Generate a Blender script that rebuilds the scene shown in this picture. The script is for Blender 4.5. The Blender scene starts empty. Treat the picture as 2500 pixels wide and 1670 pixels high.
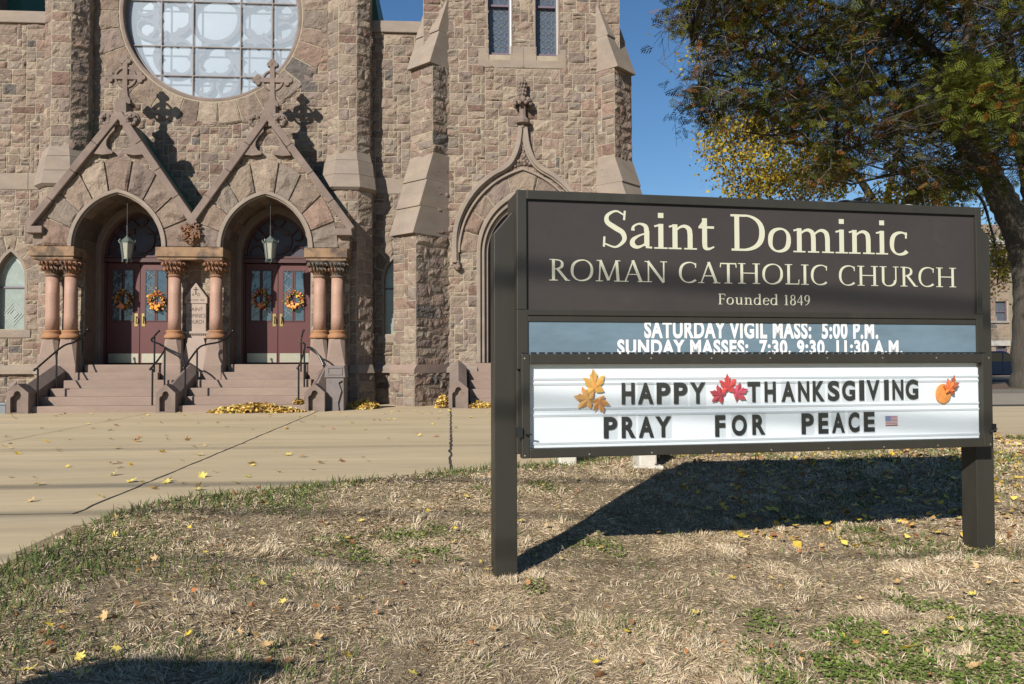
import bpy, math, random
import numpy as np
from mathutils import Vector, Matrix
S = bpy.context.scene
rng = np.random.default_rng(7)
random.seed(7)

# ------------------------------------------------------------------ camera
FPX = 1944.0
PSI, PIT, ROL = math.radians(4.0), math.atan(54 / 1944.0), 0.003
CAM = np.array([0.0, 0.0, 1.0])
_F = np.array([math.sin(PSI) * math.cos(PIT), math.cos(PSI) * math.cos(PIT), math.sin(PIT)])
_R = np.array([math.cos(PSI), -math.sin(PSI), 0.0])
_U = np.cross(_R, _F)
_R2 = _R * math.cos(ROL) - _U * math.sin(ROL)
_U2 = _U * math.cos(ROL) + _R * math.sin(ROL)
cd = bpy.data.cameras.new("camera")
cd.sensor_width = 36.0
cd.lens = FPX / 2500 * 36
cd.clip_start, cd.clip_end = 0.05, 2000
cam = bpy.data.objects.new("camera", cd)
S.collection.objects.link(cam)
mw = Matrix.Identity(4)
for i in range(3):
    mw[i][0], mw[i][1], mw[i][2], mw[i][3] = _R2[i], _U2[i], -_F[i], CAM[i]
cam.matrix_world = mw
S.camera = cam

# ------------------------------------------------------------------ sky, sun, exposure
SUN_AZ, SUN_EL = 33.0, 28.8            # azimuth from the facade's normal, towards the left
sun_dir = Vector((-math.sin(math.radians(SUN_AZ)) * math.cos(math.radians(SUN_EL)),
                  -math.cos(math.radians(SUN_AZ)) * math.cos(math.radians(SUN_EL)),
                  math.sin(math.radians(SUN_EL))))
W = bpy.data.worlds.new("World")
S.world = W
W.use_nodes = True
wn, wl = W.node_tree.nodes, W.node_tree.links
bg = wn["Background"]
sky = wn.new("ShaderNodeTexSky")
sky.sky_type = 'NISHITA'
sky.sun_disc = False
sky.sun_elevation = math.radians(SUN_EL)
sky.sun_rotation = math.radians(180 + SUN_AZ)
sky.air_density, sky.dust_density, sky.ozone_density = 1.1, 0.0, 5.0
sky.altitude = 50
hs = wn.new("ShaderNodeHueSaturation")
hs.inputs["Saturation"].default_value = 1.10
wl.new(sky.outputs[0], hs.inputs["Color"])
wl.new(hs.outputs[0], bg.inputs[0])
bg.inputs[1].default_value = 0.066
sl = bpy.data.lights.new("sun", 'SUN')
sl.energy = 5.0
sl.angle = math.radians(0.5)
sl.color = (1.0, 0.94, 0.86)
so = bpy.data.objects.new("sun", sl)
S.collection.objects.link(so)
so.rotation_euler = sun_dir.to_track_quat('Z', 'Y').to_euler()
S.view_settings.view_transform = 'Standard'
S.view_settings.look = 'None'
S.view_settings.exposure = 0.6
S.view_settings.gamma = 1.0
S.view_settings.use_curve_mapping = False
S.cycles.max_bounces = 6
S.cycles.transparent_max_bounces = 8
S.cycles.use_denoising = True

# ------------------------------------------------------------------ measuring helpers (photo pixels -> points in the place)
def ray(px, py):
    return _F + _R2 * (px - 1250) / FPX + _U2 * (835 - py) / FPX
def at_y(px, py, y):
    d = ray(px, py)
    return CAM + d * (y / d[1])
def at_depth(px, py, dep):
    return CAM + ray(px, py) * dep

# ------------------------------------------------------------------ mesh helpers
def cat_parts(parts):
    Vs, loops, tot, mi, cols = [], [], [], [], []
    off = 0
    for p in parts:
        V = np.asarray(p[0], float).reshape(-1, 3)
        F = p[1]
        m = p[2] if len(p) > 2 and p[2] is not None else 0
        c = p[3] if len(p) > 3 else None
        Vs.append(V)
        if isinstance(F, np.ndarray):
            loops.append((F + off).ravel())
            tot.append(np.full(len(F), F.shape[1]))
            nf = len(F)
        else:
            loops.append(np.array([i + off for f in F for i in f], int))
            tot.append(np.array([len(f) for f in F], int))
            nf = len(F)
        mi.append(np.full(nf, m))
        if c is None:
            c = np.ones((len(V), 4))
        else:
            c = np.asarray(c, float)
            if c.ndim == 1:
                c = np.tile(c, (len(V), 1))
            if c.shape[1] == 3:
                c = np.hstack([c, np.ones((len(c), 1))])
        cols.append(c)
        off += len(V)
    return np.vstack(Vs), np.concatenate(loops), np.concatenate(tot), np.concatenate(mi), np.vstack(cols)

def build(name, parts, mats, parent=None, smooth=False, loc=None, bevel=0, color=False):
    if not isinstance(mats, (list, tuple)):
        mats = [mats]
    V, L, T, MI, CO = cat_parts(parts)
    if loc is not None:
        V = V - np.asarray(loc, float)
    me = bpy.data.meshes.new(name)
    me.vertices.add(len(V))
    me.vertices.foreach_set("co", V.ravel().astype(np.float32))
    me.loops.add(len(L))
    me.loops.foreach_set("vertex_index", L.astype(np.int32))
    me.polygons.add(len(T))
    st = np.concatenate([[0], np.cumsum(T)[:-1]])
    me.polygons.foreach_set("loop_start", st.astype(np.int32))
    me.polygons.foreach_set("loop_total", T.astype(np.int32))
    me.polygons.foreach_set("material_index", MI.astype(np.int32))
    me.polygons.foreach_set("use_smooth", np.full(len(T), bool(smooth)))
    for m in mats:
        me.materials.append(m)
    if color:
        a = me.color_attributes.new("Col", 'FLOAT_COLOR', 'POINT')
        a.data.foreach_set("color", CO.ravel().astype(np.float32))
    me.update(calc_edges=True)
    me.validate()
    o = bpy.data.objects.new(name, me)
    S.collection.objects.link(o)
    if loc is not None:
        o.location = loc
    if parent is not None:
        o.parent = parent
        o.matrix_parent_inverse = Matrix.Translation(-parent.location) if loc is None and not parent.parent else Matrix.Identity(4)
        if parent.parent is not None and loc is None:
            o.matrix_parent_inverse = Matrix.Identity(4)
    if bevel:
        b = o.modifiers.new("bevel", 'BEVEL')
        b.width = bevel
        b.segments = 2
        b.limit_method = 'ANGLE'
        b.angle_limit = math.radians(40)
    return o

def tag(o, label, cat, group=None, kind=None):
    if label: o["label"] = label
    if cat: o["category"] = cat
    if group: o["group"] = group
    if kind: o["kind"] = kind
    return o

def thing(name, label, cat, group=None):
    o = bpy.data.objects.new(name, None)     # an Empty at the origin: its parts keep world coordinates
    o.empty_display_size = 0.2
    S.collection.objects.link(o)
    return tag(o, label, cat, group)

def box(x0, x1, y0, y1, z0, z1):
    V = [(x, y, z) for z in (z0, z1) for y in (y0, y1) for x in (x0, x1)]
    F = [(0, 2, 3, 1), (4, 5, 7, 6), (0, 1, 5, 4), (2, 6, 7, 3), (0, 4, 6, 2), (1, 3, 7, 5)]
    return V, F

def prism(poly, y0, y1):
    """poly: list of (x, z), counter-clockwise seen from -y; extruded along y."""
    n = len(poly)
    V = [(x, y0, z) for x, z in poly] + [(x, y1, z) for x, z in poly]
    F = [tuple(range(n)), tuple(range(2 * n - 1, n - 1, -1))]
    F += [(i, i + n, (i + 1) % n + n, (i + 1) % n) for i in range(n)]
    return V, F

def band(inner, outer, y0, y1, closed=False):
    """solid between two open (or closed) x-z curves of equal length."""
    n = len(inner)
    V = [(x, y0, z) for x, z in inner] + [(x, y0, z) for x, z in outer] + \
        [(x, y1, z) for x, z in inner] + [(x, y1, z) for x, z in outer]
    F = []
    m = n if closed else n - 1
    for i in range(m):
        j = (i + 1) % n
        F += [(i, j, n + j, n + i), (2 * n + j, 2 * n + i, 3 * n + i, 3 * n + j),
              (j, i, 2 * n + i, 2 * n + j), (n + i, n + j, 3 * n + j, 3 * n + i)]
    if not closed:
        F += [(0, n, 3 * n, 2 * n), (n - 1, 3 * n - 1, 4 * n - 1, 2 * n - 1)]
    return V, F

def tube(path, rad, n=8, caps=True):
    P = np.asarray(path, float)
    m = len(P)
    rad = np.full(m, rad) if np.isscalar(rad) else np.asarray(rad, float)
    Tn = np.gradient(P, axis=0)
    Tn /= np.linalg.norm(Tn, axis=1)[:, None] + 1e-9
    ref = np.array([0, 0, 1.0]) if abs(Tn[0][2]) < .9 else np.array([1.0, 0, 0])
    V = []
    a = np.linspace(0, 2 * np.pi, n, endpoint=False)
    prev = None
    for i in range(m):
        if prev is None:
            A = np.cross(Tn[i], ref)
        else:
            A = prev - Tn[i] * np.dot(prev, Tn[i])
        A /= np.linalg.norm(A) + 1e-9
        prev = A
        B = np.cross(Tn[i], A)
        V.append(P[i] + rad[i] * (np.cos(a)[:, None] * A + np.sin(a)[:, None] * B))
    V = np.vstack(V)
    F = [(i * n + k, i * n + (k + 1) % n, (i + 1) * n + (k + 1) % n, (i + 1) * n + k) for i in range(m - 1) for k in range(n)]
    if caps:
        F += [tuple(range(n - 1, -1, -1)), tuple(range((m - 1) * n, m * n))]
    return V, F

def lathe(prof, c, n=20, sq=None):
    """prof [(r,z)] round the vertical axis at c=(x,y); sq = list of squareness per ring."""
    V = []
    for k, (r, z) in enumerate(prof):
        for i in range(n):
            a = 2 * math.pi * i / n
            q = 1.0
            if sq is not None and sq[k]:
                s = 1 / max(abs(math.cos(a)), abs(math.sin(a)))
                q = 1 + (s - 1) * sq[k]
            V.append((c[0] + r * q * math.cos(a), c[1] + r * q * math.sin(a), z))
    m = len(prof)
    F = [(i * n + k, i * n + (k + 1) % n, (i + 1) * n + (k + 1) % n, (i + 1) * n + k) for i in range(m - 1) for k in range(n)]
    F += [tuple(range(n - 1, -1, -1)), tuple(range((m - 1) * n, m * n))]
    return V, F

def ball(c, r, n=10, m=7, squash=(1, 1, 1), jit=0):
    V, F = lathe([(r * math.sin(math.pi * k / m) + 1e-4, -r * math.cos(math.pi * k / m)) for k in range(m + 1)], (0, 0), n)
    V = np.array(V) * np.array(squash)
    if jit:
        V = V * (1 + jit * rng.standard_normal((len(V), 1)))
    return V + np.array(c), F

def xf(part, M):
    V = np.asarray(part[0], float)
    A = np.array(M)
    return (V @ A[:3, :3].T + A[:3, 3], *part[1:])

def catmull(pts, n=8):
    P = np.asarray(pts, float)
    P = np.vstack([2 * P[0] - P[1], P, 2 * P[-1] - P[-2]])
    out = []
    for i in range(1, len(P) - 2):
        for k in range(n):
            t = k / n
            out.append(.5 * ((2 * P[i]) + (-P[i - 1] + P[i + 1]) * t + (2 * P[i - 1] - 5 * P[i] + 4 * P[i + 1] - P[i + 2]) * t * t
                             + (-P[i - 1] + 3 * P[i] - 3 * P[i + 1] + P[i + 2]) * t ** 3))
    out.append(P[-2])
    return np.array(out)

_tab = rng.random((64, 64))
def vnoise(x, y):
    x = np.asarray(x, float); y = np.asarray(y, float)
    xi, yi = np.floor(x).astype(int), np.floor(y).astype(int)
    fx, fy = x - xi, y - yi
    fx, fy = fx * fx * (3 - 2 * fx), fy * fy * (3 - 2 * fy)
    g = lambda a, b: _tab[a % 64, b % 64]
    return (g(xi, yi) * (1 - fx) + g(xi + 1, yi) * fx) * (1 - fy) + (g(xi, yi + 1) * (1 - fx) + g(xi + 1, yi + 1) * fx) * fy

# ------------------------------------------------------------------ materials
ALB = 0.74        # one scale for all painted and stone albedos, to suit the exposure
def mat(name, base, rough=.8, metal=0, noise=None, bump=None, col_attr=False, noise2=None, spec=None, stretch=None):
    """noise=(scale, dark factor, light factor): value mottling; noise2=(scale, colour, lo, hi): patches of a second colour; bump=(scale, strength, distance)."""
    m = bpy.data.materials.new(name)
    m.use_nodes = True
    nt = m.node_tree
    N, Lk = nt.nodes, nt.links
    p = N["Principled BSDF"]
    p.inputs["Roughness"].default_value = rough
    p.inputs["Metallic"].default_value = metal
    if spec is not None:
        p.inputs["Specular IOR Level"].default_value = spec
    tc = N.new("ShaderNodeTexCoord")
    vec = tc.outputs["Object"]
    if stretch:
        mp = N.new("ShaderNodeMapping")
        mp.inputs["Scale"].default_value = stretch
        Lk.new(vec, mp.inputs[0])
        vec = mp.outputs[0]
    base = tuple(c * ALB for c in base)
    if col_attr:
        at = N.new("ShaderNodeAttribute")
        at.attribute_name = "Col"
        cur = at.outputs["Color"]
    else:
        rgb = N.new("ShaderNodeRGB")
        rgb.outputs[0].default_value = (*base, 1)
        cur = rgb.outputs[0]
    def tex(scale, detail=5, v=vec):
        t = N.new("ShaderNodeTexNoise")
        t.inputs["Scale"].default_value = scale
        t.inputs["Detail"].default_value = detail
        t.inputs["Roughness"].default_value = .65
        Lk.new(v, t.inputs["Vector"])
        return t.outputs[0]
    if noise2:
        for (sc, c2, lo, hi) in (noise2 if isinstance(noise2, list) else [noise2]):
            mr = N.new("ShaderNodeMapRange")
            Lk.new(tex(sc), mr.inputs[0])
            mr.inputs[1].default_value, mr.inputs[2].default_value = lo, hi
            mx = N.new("ShaderNodeMix")
            mx.data_type = 'RGBA'
            Lk.new(mr.outputs[0], mx.inputs[0])
            Lk.new(cur, mx.inputs[6])
            mx.inputs[7].default_value = (*(c * ALB for c in c2), 1)
            cur = mx.outputs[2]
    if noise:
        for (sc, a, b) in (noise if isinstance(noise, list) else [noise]):
            mr = N.new("ShaderNodeMapRange")
            Lk.new(tex(sc), mr.inputs[0])
            mr.inputs[1].default_value, mr.inputs[2].default_value = .25, .75
            mr.inputs[3].default_value, mr.inputs[4].default_value = a, b
            mu = N.new("ShaderNodeVectorMath")
            mu.operation = 'SCALE'
            Lk.new(cur, mu.inputs[0])
            Lk.new(mr.outputs[0], mu.inputs["Scale"])
            cur = mu.outputs[0]
    Lk.new(cur, p.inputs["Base Color"])
    if bump:
        b = N.new("ShaderNodeBump")
        b.inputs["Strength"].default_value = bump[1]
        b.inputs["Distance"].default_value = bump[2]
        Lk.new(tex(bump[0], 8), b.inputs["Height"])
        Lk.new(b.outputs[0], p.inputs["Normal"])
    return m

def glassy(name, tint, fac_gloss, fac_haze=0.0, haze=(.7, .75, .8), rough=.03):
    m = bpy.data.materials.new(name)
    m.use_nodes = True
    N, Lk = m.node_tree.nodes, m.node_tree.links
    N.remove(N["Principled BSDF"])
    out = N["Material Output"]
    tr = N.new("ShaderNodeBsdfTransparent"); tr.inputs[0].default_value = (*tint, 1)
    gl = N.new("ShaderNodeBsdfGlossy"); gl.inputs["Roughness"].default_value = rough
    mx = N.new("ShaderNodeMixShader"); mx.inputs[0].default_value = fac_gloss
    Lk.new(tr.outputs[0], mx.inputs[1]); Lk.new(gl.outputs[0], mx.inputs[2])
    cur = mx.outputs[0]
    if fac_haze:
        df = N.new("ShaderNodeBsdfDiffuse"); df.inputs[0].default_value = (*haze, 1)
        m2 = N.new("ShaderNodeMixShader"); m2.inputs[0].default_value = fac_haze
        Lk.new(cur, m2.inputs[1]); Lk.new(df.outputs[0], m2.inputs[2])
        cur = m2.outputs[0]
    Lk.new(cur, out.inputs[0])
    return m

M_rock = mat("rock_faced_stone", (.3, .22, .17), .95, noise=[(7, .76, 1.2), (40, .74, 1.2)], col_attr=True,
             noise2=[(1.1, (.20, .19, .13), .62, .95)], bump=(26, .8, .03), spec=.15)
M_mortar = mat("mortar", (.385, .33, .24), .95, noise=(6, .8, 1.15), noise2=(2.0, (.25, .26, .18), .6, .9), spec=.1)
M_dress = mat("dressed_sandstone", (.300, .246, .202), .9, noise=[(1.6, .8, 1.15), (22, .9, 1.08)], noise2=(.9, (.33, .26, .185), .45, .8), bump=(60, .25, .006), spec=.2, stretch=(1, 1, 2))
M_dressd = mat("weathered_sandstone", (.238, .182, .152), .9, noise=[(2.2, .72, 1.2), (25, .9, 1.08)], noise2=(1.4, (.20, .16, .13), .55, .8), bump=(50, .3, .008), spec=.2)
M_orange = mat("stained_sandstone", (.31, .20, .12), .9, noise=[(5, .75, 1.2)], noise2=(2.6, (.12, .09, .07), .48, .62), bump=(40, .4, .01), spec=.2)
M_carve = mat("carved_sandstone", (.28, .145, .085), .9, noise=[(9, .7, 1.2)], noise2=(1.7, (.13, .11, .09), .45, .6), bump=(30, .5, .02), spec=.2)
M_base = mat("column_base_stone", (.36, .18, .085), .75, noise=[(6, .8, 1.15)], noise2=(1.6, (.22, .15, .11), .55, .7), spec=.3)
M_granite = mat("pink_granite", (.42, .255, .185), .6, noise=[(70, .62, 1.35), (3, .92, 1.06)], spec=.35)
M_step = mat("step_sandstone", (.300, .220, .178), .9, noise=[(1.2, .82, 1.15), (14, .92, 1.06)], noise2=(.7, (.33, .26, .195), .5, .8), bump=(30, .25, .006), spec=.2, stretch=(.5, 2, 2))
M_lead = mat("iron_black", (.012, .012, .013), .45, spec=.5)
M_door = mat("oxblood_door_paint", (.105, .026, .024), .5, noise=[(2, .85, 1.12), (14, .96, 1.04)], stretch=(1, 1, .4), spec=.4)
M_doorfr = mat("oxblood_frame_paint", (.075, .025, .026), .5, noise=[(3, .85, 1.12)], spec=.4)
M_tymp = mat("tympanum_paint", (.035, .028, .045), .45, noise=[(3, .8, 1.2)], spec=.5)
M_brass = mat("brass", (.62, .45, .17), .32, 1.0, noise=[(8, .8, 1.1)])
M_steel = mat("kick_plate_metal", (.50, .47, .36), .38, .7, noise=[(14, .75, 1.15)], stretch=(4, 4, 1))
M_doorglass = mat("door_glass", (.06, .10, .13), .06, spec=.9, noise=[(4, .6, 1.4)])
M_white = mat("white_paint", (.75, .75, .73), .5, noise=[(4, .92, 1.04)])
M_came = mat("lead_came", (.30, .32, .33), .5)
M_ghost = mat("plated_leading", (.44, .48, .44), .5)
M_winglass = mat("leaded_glass", (.085, .105, .13), .15, spec=.7, noise=[(12, .6, 1.5)])
M_stained = mat("plated_lancet_glass", (.30, .345, .31), .2, spec=.5, noise=[(5, .8, 1.2)])
M_winframe = mat("window_frame_paint", (.14, .10, .13), .5)
M_milk = mat("rose_glass", (.37, .40, .40), .35, noise=[(2.2, .85, 1.08)])
M_trace = mat("rose_tracery_stone", (.19, .15, .14), .9, noise=[(5, .85, 1.1)])
M_haze = glassy("protective_glazing", (.95, .97, 1), .04, .20, (.62, .70, .76), .12)
M_grid = mat("glazing_bar", (.20, .165, .145), .6)
M_copper = mat("copper_patina", (.035, .135, .105), .6, noise=[(4, .75, 1.25)], noise2=(2, (.03, .12, .08), .5, .7), spec=.4)
M_lantern = mat("lantern_metal", (.16, .19, .17), .45, .3, noise=[(20, .7, 1.3)])
M_langlass = mat("lantern_glass", (.40, .39, .31), .25, noise=[(10, .85, 1.05)])
M_rail = mat("black_handrail_paint", (.010, .010, .011), .28, spec=.6)
M_receptacle = mat("grey_cast_stone", (.20, .17, .16), .85, noise=[(3, .75, 1.2), (30, .9, 1.08)], bump=(60, .3, .005))
M_lead2 = mat("grey_bin_metal", (.17, .19, .20), .5, noise=[(4, .85, 1.1)])
M_foliage_o = mat("wreath_leaves", (.5, .2, .05), .7, col_attr=True)
def brown_paint(nm, c, r):
    return mat(nm, c, r, noise=[(2.5, .90, 1.08), (60, .95, 1.05)], noise2=(1.1, tuple(min(1, q * 1.5) for q in c), .56, .80), stretch=(3, 3, .7), spec=.35)
M_bronze = brown_paint("bronze_sign_paint", (.039, .036, .028), .42)
M_panel = mat("name_panel_face", (.054, .045, .041), .40, noise=[(1.3, .88, 1.1), (16, .95, 1.05)], noise2=(2.2, (.075, .066, .060), .60, .82), spec=.35)
M_cream = mat("cream_vinyl", (.62, .61, .46), .5)
M_sched = mat("faded_blue_panel", (.15, .22, .27), .3, noise=[(2.2, .85, 1.2), (9, .93, 1.06)], stretch=(1, 1, 3), spec=.5)
M_vinyl = mat("white_vinyl", (.85, .85, .84), .5)
M_letter = mat("black_letter_acrylic", (.012, .016, .021), .4)
M_tile = glassy("letter_tile_acrylic", (.965, .97, .975), .03)
M_face = mat("white_message_face", (.98, 1.0, 1.02), .35, noise=[(1.4, .94, 1.03)], stretch=(.6, 1, 2.5))
M_track = mat("letter_track_plastic", (.80, .83, .86), .4)
M_glaze = glassy("message_glazing", (.97, .985, .99), .05)
M_dark = mat("gasket_black", (.008, .008, .008), .6)

def thin_leaf(name, trans=.35):
    """leaf tissue: lit from behind it glows."""
    m = bpy.data.materials.new(name)
    m.use_nodes = True
    N, Lk = m.node_tree.nodes, m.node_tree.links
    N.remove(N["Principled BSDF"])
    at = N.new("ShaderNodeAttribute"); at.attribute_name = "Col"
    df, tl, mx = N.new("ShaderNodeBsdfDiffuse"), N.new("ShaderNodeBsdfTranslucent"), N.new("ShaderNodeMixShader")
    mx.inputs[0].default_value = trans
    Lk.new(at.outputs["Color"], df.inputs[0]); Lk.new(at.outputs["Color"], tl.inputs[0])
    Lk.new(df.outputs[0], mx.inputs[1]); Lk.new(tl.outputs[0], mx.inputs[2])
    Lk.new(mx.outputs[0], N["Material Output"].inputs[0])
    return m
# ------------------------------------------------------------------ stone laying
PAL = np.array([(.265, .198, .155), (.245, .180, .145), (.290, .226, .175), (.238, .194, .160), (.262, .182, .143),
                (.215, .162, .132), (.310, .246, .190), (.252, .192, .152), (.228, .176, .150), (.27, .205, .165)]) * np.array((.82, .82, .81))
def tint():
    c = PAL[rng.integers(len(PAL))] * rng.uniform(.84, 1.10)
    if rng.random() < .025:
        c = np.array((.165, .108, .086)) * rng.uniform(.85, 1.05)
    if rng.random() < .015:
        c = np.array((.115, .10, .09))
    return c

def ashlar(u0, u1, v0, v1, mu=.108, mv=.09, wmax=5, hmax=3):
    nu, nv = max(1, round((u1 - u0) / mu)), max(1, round((v1 - v0) / mv))
    du, dv = (u1 - u0) / nu, (v1 - v0) / nv
    used = np.zeros((nv, nu), bool)
    out = []
    for j in range(nv):
        for i in range(nu):
            if used[j, i]:
                continue
            h = min(random.choice((1, 2, 2, 2, 2, 3, 3, 3) if hmax >= 3 else (1, 2, 2)), nv - j)
            w = random.choice((2, 3, 3, 4, 4, 5)[:wmax + 1])
            if h == 1: w = max(2, w - 1)
            ww = 0
            while ww < w and i + ww < nu and not used[j, i + ww]:
                ww += 1
            if i + ww == nu - 1 and not used[j, nu - 1]:
                ww += 1
            while h > 1 and used[j:j + h, i:i + ww].any():
                h -= 1
            used[j:j + h, i:i + ww] = True
            out.append((u0 + i * du, u0 + (i + ww) * du, v0 + j * dv, v0 + (j + h) * dv))
    return out

def courses(u0, u1, v0, v1, h=(.2, .34), split=.5):
    out = []
    v = v0
    while v < v1 - .02:
        hh = rng.uniform(*h)
        if v + hh > v1 - .12: hh = v1 - v
        if rng.random() < split and u1 - u0 > .3:
            m = u0 + (u1 - u0) * rng.uniform(.35, .65)
            out += [(u0, m, v, v + hh), (m, u1, v, v + hh)]
        else:
            out.append((u0, u1, v, v + hh))
        v += hh
    return out

def rock(rect, mp, amp=(.018, .052), joint=.0085, res=.042, ok=None, wrap=1.0):
    """one rock-faced stone: a chipped pillow over rect; mp(u, v, h) -> points."""
    u0, u1, v0, v1 = rect
    u0 += joint; u1 -= joint; v0 += joint; v1 -= joint
    w, h = u1 - u0, v1 - v0
    if w < .02 or h < .02:
        return None
    nx, ny = max(3, int(round(w * wrap / res))) + 1, max(3, int(round(h * wrap / res))) + 1
    s = np.linspace(0, 1, nx); t = np.linspace(0, 1, ny)
    s[1:-1] += rng.uniform(-.2, .2, nx - 2) / nx
    t[1:-1] += rng.uniform(-.2, .2, ny - 2) / ny
    es, et = min(.009 / w, .12 / nx), min(.009 / h, .12 / ny)      # a sharp arris inside the joint
    s = np.concatenate([[0, es], s[1:-1], [1 - es, 1]]); t = np.concatenate([[0, et], t[1:-1], [1 - et, 1]])
    nx += 2; ny += 2
    SS, TT = np.meshgrid(s, t)
    uu, vv = u0 + SS * w, v0 + TT * h
    d = np.minimum(np.minimum(SS, 1 - SS) * w, np.minimum(TT, 1 - TT) * h) * wrap
    A = rng.uniform(*amp)
    H = np.full_like(SS, 9.0)
    for k in range(4):
        a = rng.uniform(-1, 1, 2) * A * 1.7
        H = np.minimum(H, A * rng.uniform(.75, 1.25) + a[0] * (SS - .5) * 2 * min(1, w / .25) + a[1] * (TT - .5) * 2 * min(1, h / .25))
    H = np.minimum(np.maximum(H, A * .2), .006 + d * rng.uniform(.45, 1.3, 1) + .004 * vnoise(uu * 30, vv * 30))
    ins = d > 1e-6
    H = np.where(ins, H + (vnoise(uu * 17 + 3.1, vv * 17) - .5) * .018 + rng.uniform(-.004, .004, H.shape), -.006)
    V = mp(uu.ravel(), vv.ravel(), H.ravel())
    idx = np.arange(nx * ny).reshape(ny, nx)
    Q = np.stack([idx[:-1, :-1], idx[:-1, 1:], idx[1:, 1:], idx[1:, :-1]], -1).reshape(-1, 4)
    if ok is not None:
        cu = (uu[:-1, :-1] + uu[1:, 1:]) / 2; cv = (vv[:-1, :-1] + vv[1:, 1:]) / 2
        Q = Q[ok(cu, cv).ravel()]
        if not len(Q):
            return None
    return V, Q, 0, tint()

def flat_map(o, eu, ev, en):
    o, eu, ev, en = (np.asarray(x, float) for x in (o, eu, ev, en))
    return lambda u, v, h: o + u[:, None] * eu + v[:, None] * ev + h[:, None] * en

def backing(u0, u1, v0, v1, mp, ok=None, res=.06, mi=1):
    if ok is None:
        u = np.array([u0, u1, u1, u0]); v = np.array([v0, v0, v1, v1])
        return mp(u, v, np.zeros(4)), np.array([[0, 1, 2, 3]]), mi
    nx, ny = int((u1 - u0) / res) + 2, int((v1 - v0) / res) + 2
    UU, VV = np.meshgrid(np.linspace(u0, u1, nx), np.linspace(v0, v1, ny))
    idx = np.arange(nx * ny).reshape(ny, nx)
    Q = np.stack([idx[:-1, :-1], idx[:-1, 1:], idx[1:, 1:], idx[1:, :-1]], -1).reshape(-1, 4)
    cu = (UU[:-1, :-1] + UU[1:, 1:]) / 2; cv = (VV[:-1, :-1] + VV[1:, 1:]) / 2
    Q = Q[ok(cu, cv).ravel()]
    return mp(UU.ravel(), VV.ravel(), np.zeros(nx * ny)), Q, mi

def stone_wall(u0, u1, v0, v1, mp, ok=None, rects=None, **kw):
    rects = rects or ashlar(u0, u1, v0, v1)
    parts = [rock(r, mp, ok=ok, **kw) for r in rects]
    parts = [p for p in parts if p is not None]
    parts.append(backing(u0, u1, v0, v1, mp, ok))
    return parts

FRONT = lambda y: flat_map((0, y, 0), (1, 0, 0), (0, 0, 1), (0, -1, 0))

def arch(cx, a, zs, rise, n=24):
    """pointed arch from left springing over the apex to the right springing."""
    if rise <= a * 1.001:
        t = np.linspace(np.pi, 0, 2 * n + 1)
        return [(cx + a * math.cos(q), zs + rise * math.sin(q)) for q in t]
    Rr = (a * a + rise * rise) / (2 * a)
    cl = cx - a + Rr                     # centre of the left arc
    th = math.atan2(rise, cx - cl)
    L = [(cl + Rr * math.cos(q), zs + Rr * math.sin(q)) for q in np.linspace(math.pi, th, n + 1)]
    return L + [(2 * cx - x, z) for x, z in L[-2::-1]]

def arch_fn(cx, a, zs, rise):
    P = np.array(arch(cx, a, zs, rise, 60))
    t = np.linspace(-1, 1, len(P))
    return lambda s: np.stack([np.interp(s, t, P[:, 0]), np.interp(s, t, P[:, 1])], -1)

def in_arch(cx, a, zs, rise, z0=-9):
    """vectorised test: inside the opening below a pointed arch."""
    Rr = (a * a + rise * rise) / (2 * a)
    def f(u, v):
        du = np.abs(u - cx)
        return (du < a) & (v > z0) & ((v < zs) | ((du + Rr - a) ** 2 + (v - zs) ** 2 < Rr * Rr))
    return f

def voussoirs(fi, fo, y, cuts, ok=None, amp=(.03, .07), jit=0.0):
    def mp(u, v, h):
        a, b = fi(u), fo(u)
        p = a + (b - a) * v[:, None]
        return np.stack([p[:, 0], y - h, p[:, 1]], -1)
    parts = []
    def real_ok(cu, cv):
        a, b = fi(cu.ravel()), fo(cu.ravel())
        p = a + (b - a) * cv.ravel()[:, None]
        return ok(p[:, 0], p[:, 1])
    for s0, s1 in zip(cuts[:-1], cuts[1:]):
        sm = (s0 + s1) / 2
        L = np.linalg.norm(fi(np.array([s0])) - fi(np.array([s1]))) + .02
        T = np.linalg.norm(fi(np.array([sm])) - fo(np.array([sm])))
        # lay it in metres, then map back to (s, t)
        sc_u, sc_v = (s1 - s0) / L, 1 / T
        m2 = lambda u, v, h, s0=s0, sc_u=sc_u, sc_v=sc_v: mp(s0 + u * sc_u, v * sc_v, h)
        ok2 = None if ok is None else (lambda u, v, s0=s0, sc_u=sc_u, sc_v=sc_v: real_ok(s0 + u * sc_u, v * sc_v))
        r = rock((0, L, 0, T * (1 + jit * rng.uniform(-1, 1))), m2, amp=amp, ok=ok2, joint=.011)
        if r is not None:
            parts.append(r)
    return parts

# ------------------------------------------------------------------ the church
church = thing("church", "brownstone church front with a large rose window, twin gabled porches and a buttressed tower", "church")
Y_PORCH, Y_WALL, Y_BAY, Y_TOW, Y_DOOR = 18.4, 19.6, 19.75, 19.3, 19.7
CX1, CX2, RX, RZ = -7.59, -4.33, -5.93, 9.55
RAX = 2.08

# main wall
def ok_wall(u, v):
    return ((u - RX) ** 2 + (v - RZ) ** 2 > (RAX + .6) ** 2) & (v > 4.0) & ~((v < 4.95) & ((np.abs(u - CX1) < 1.1) | (np.abs(u - CX2) < 1.1)))
build("nave_wall", stone_wall(-8.75, -3.05, 3.9, 11.6, FRONT(Y_WALL), ok_wall) +
      [(*box(-9.6, -2.2, 20.12, 20.9, 0, 12.5), 1)], [M_rock, M_mortar], church, color=True)
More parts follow.
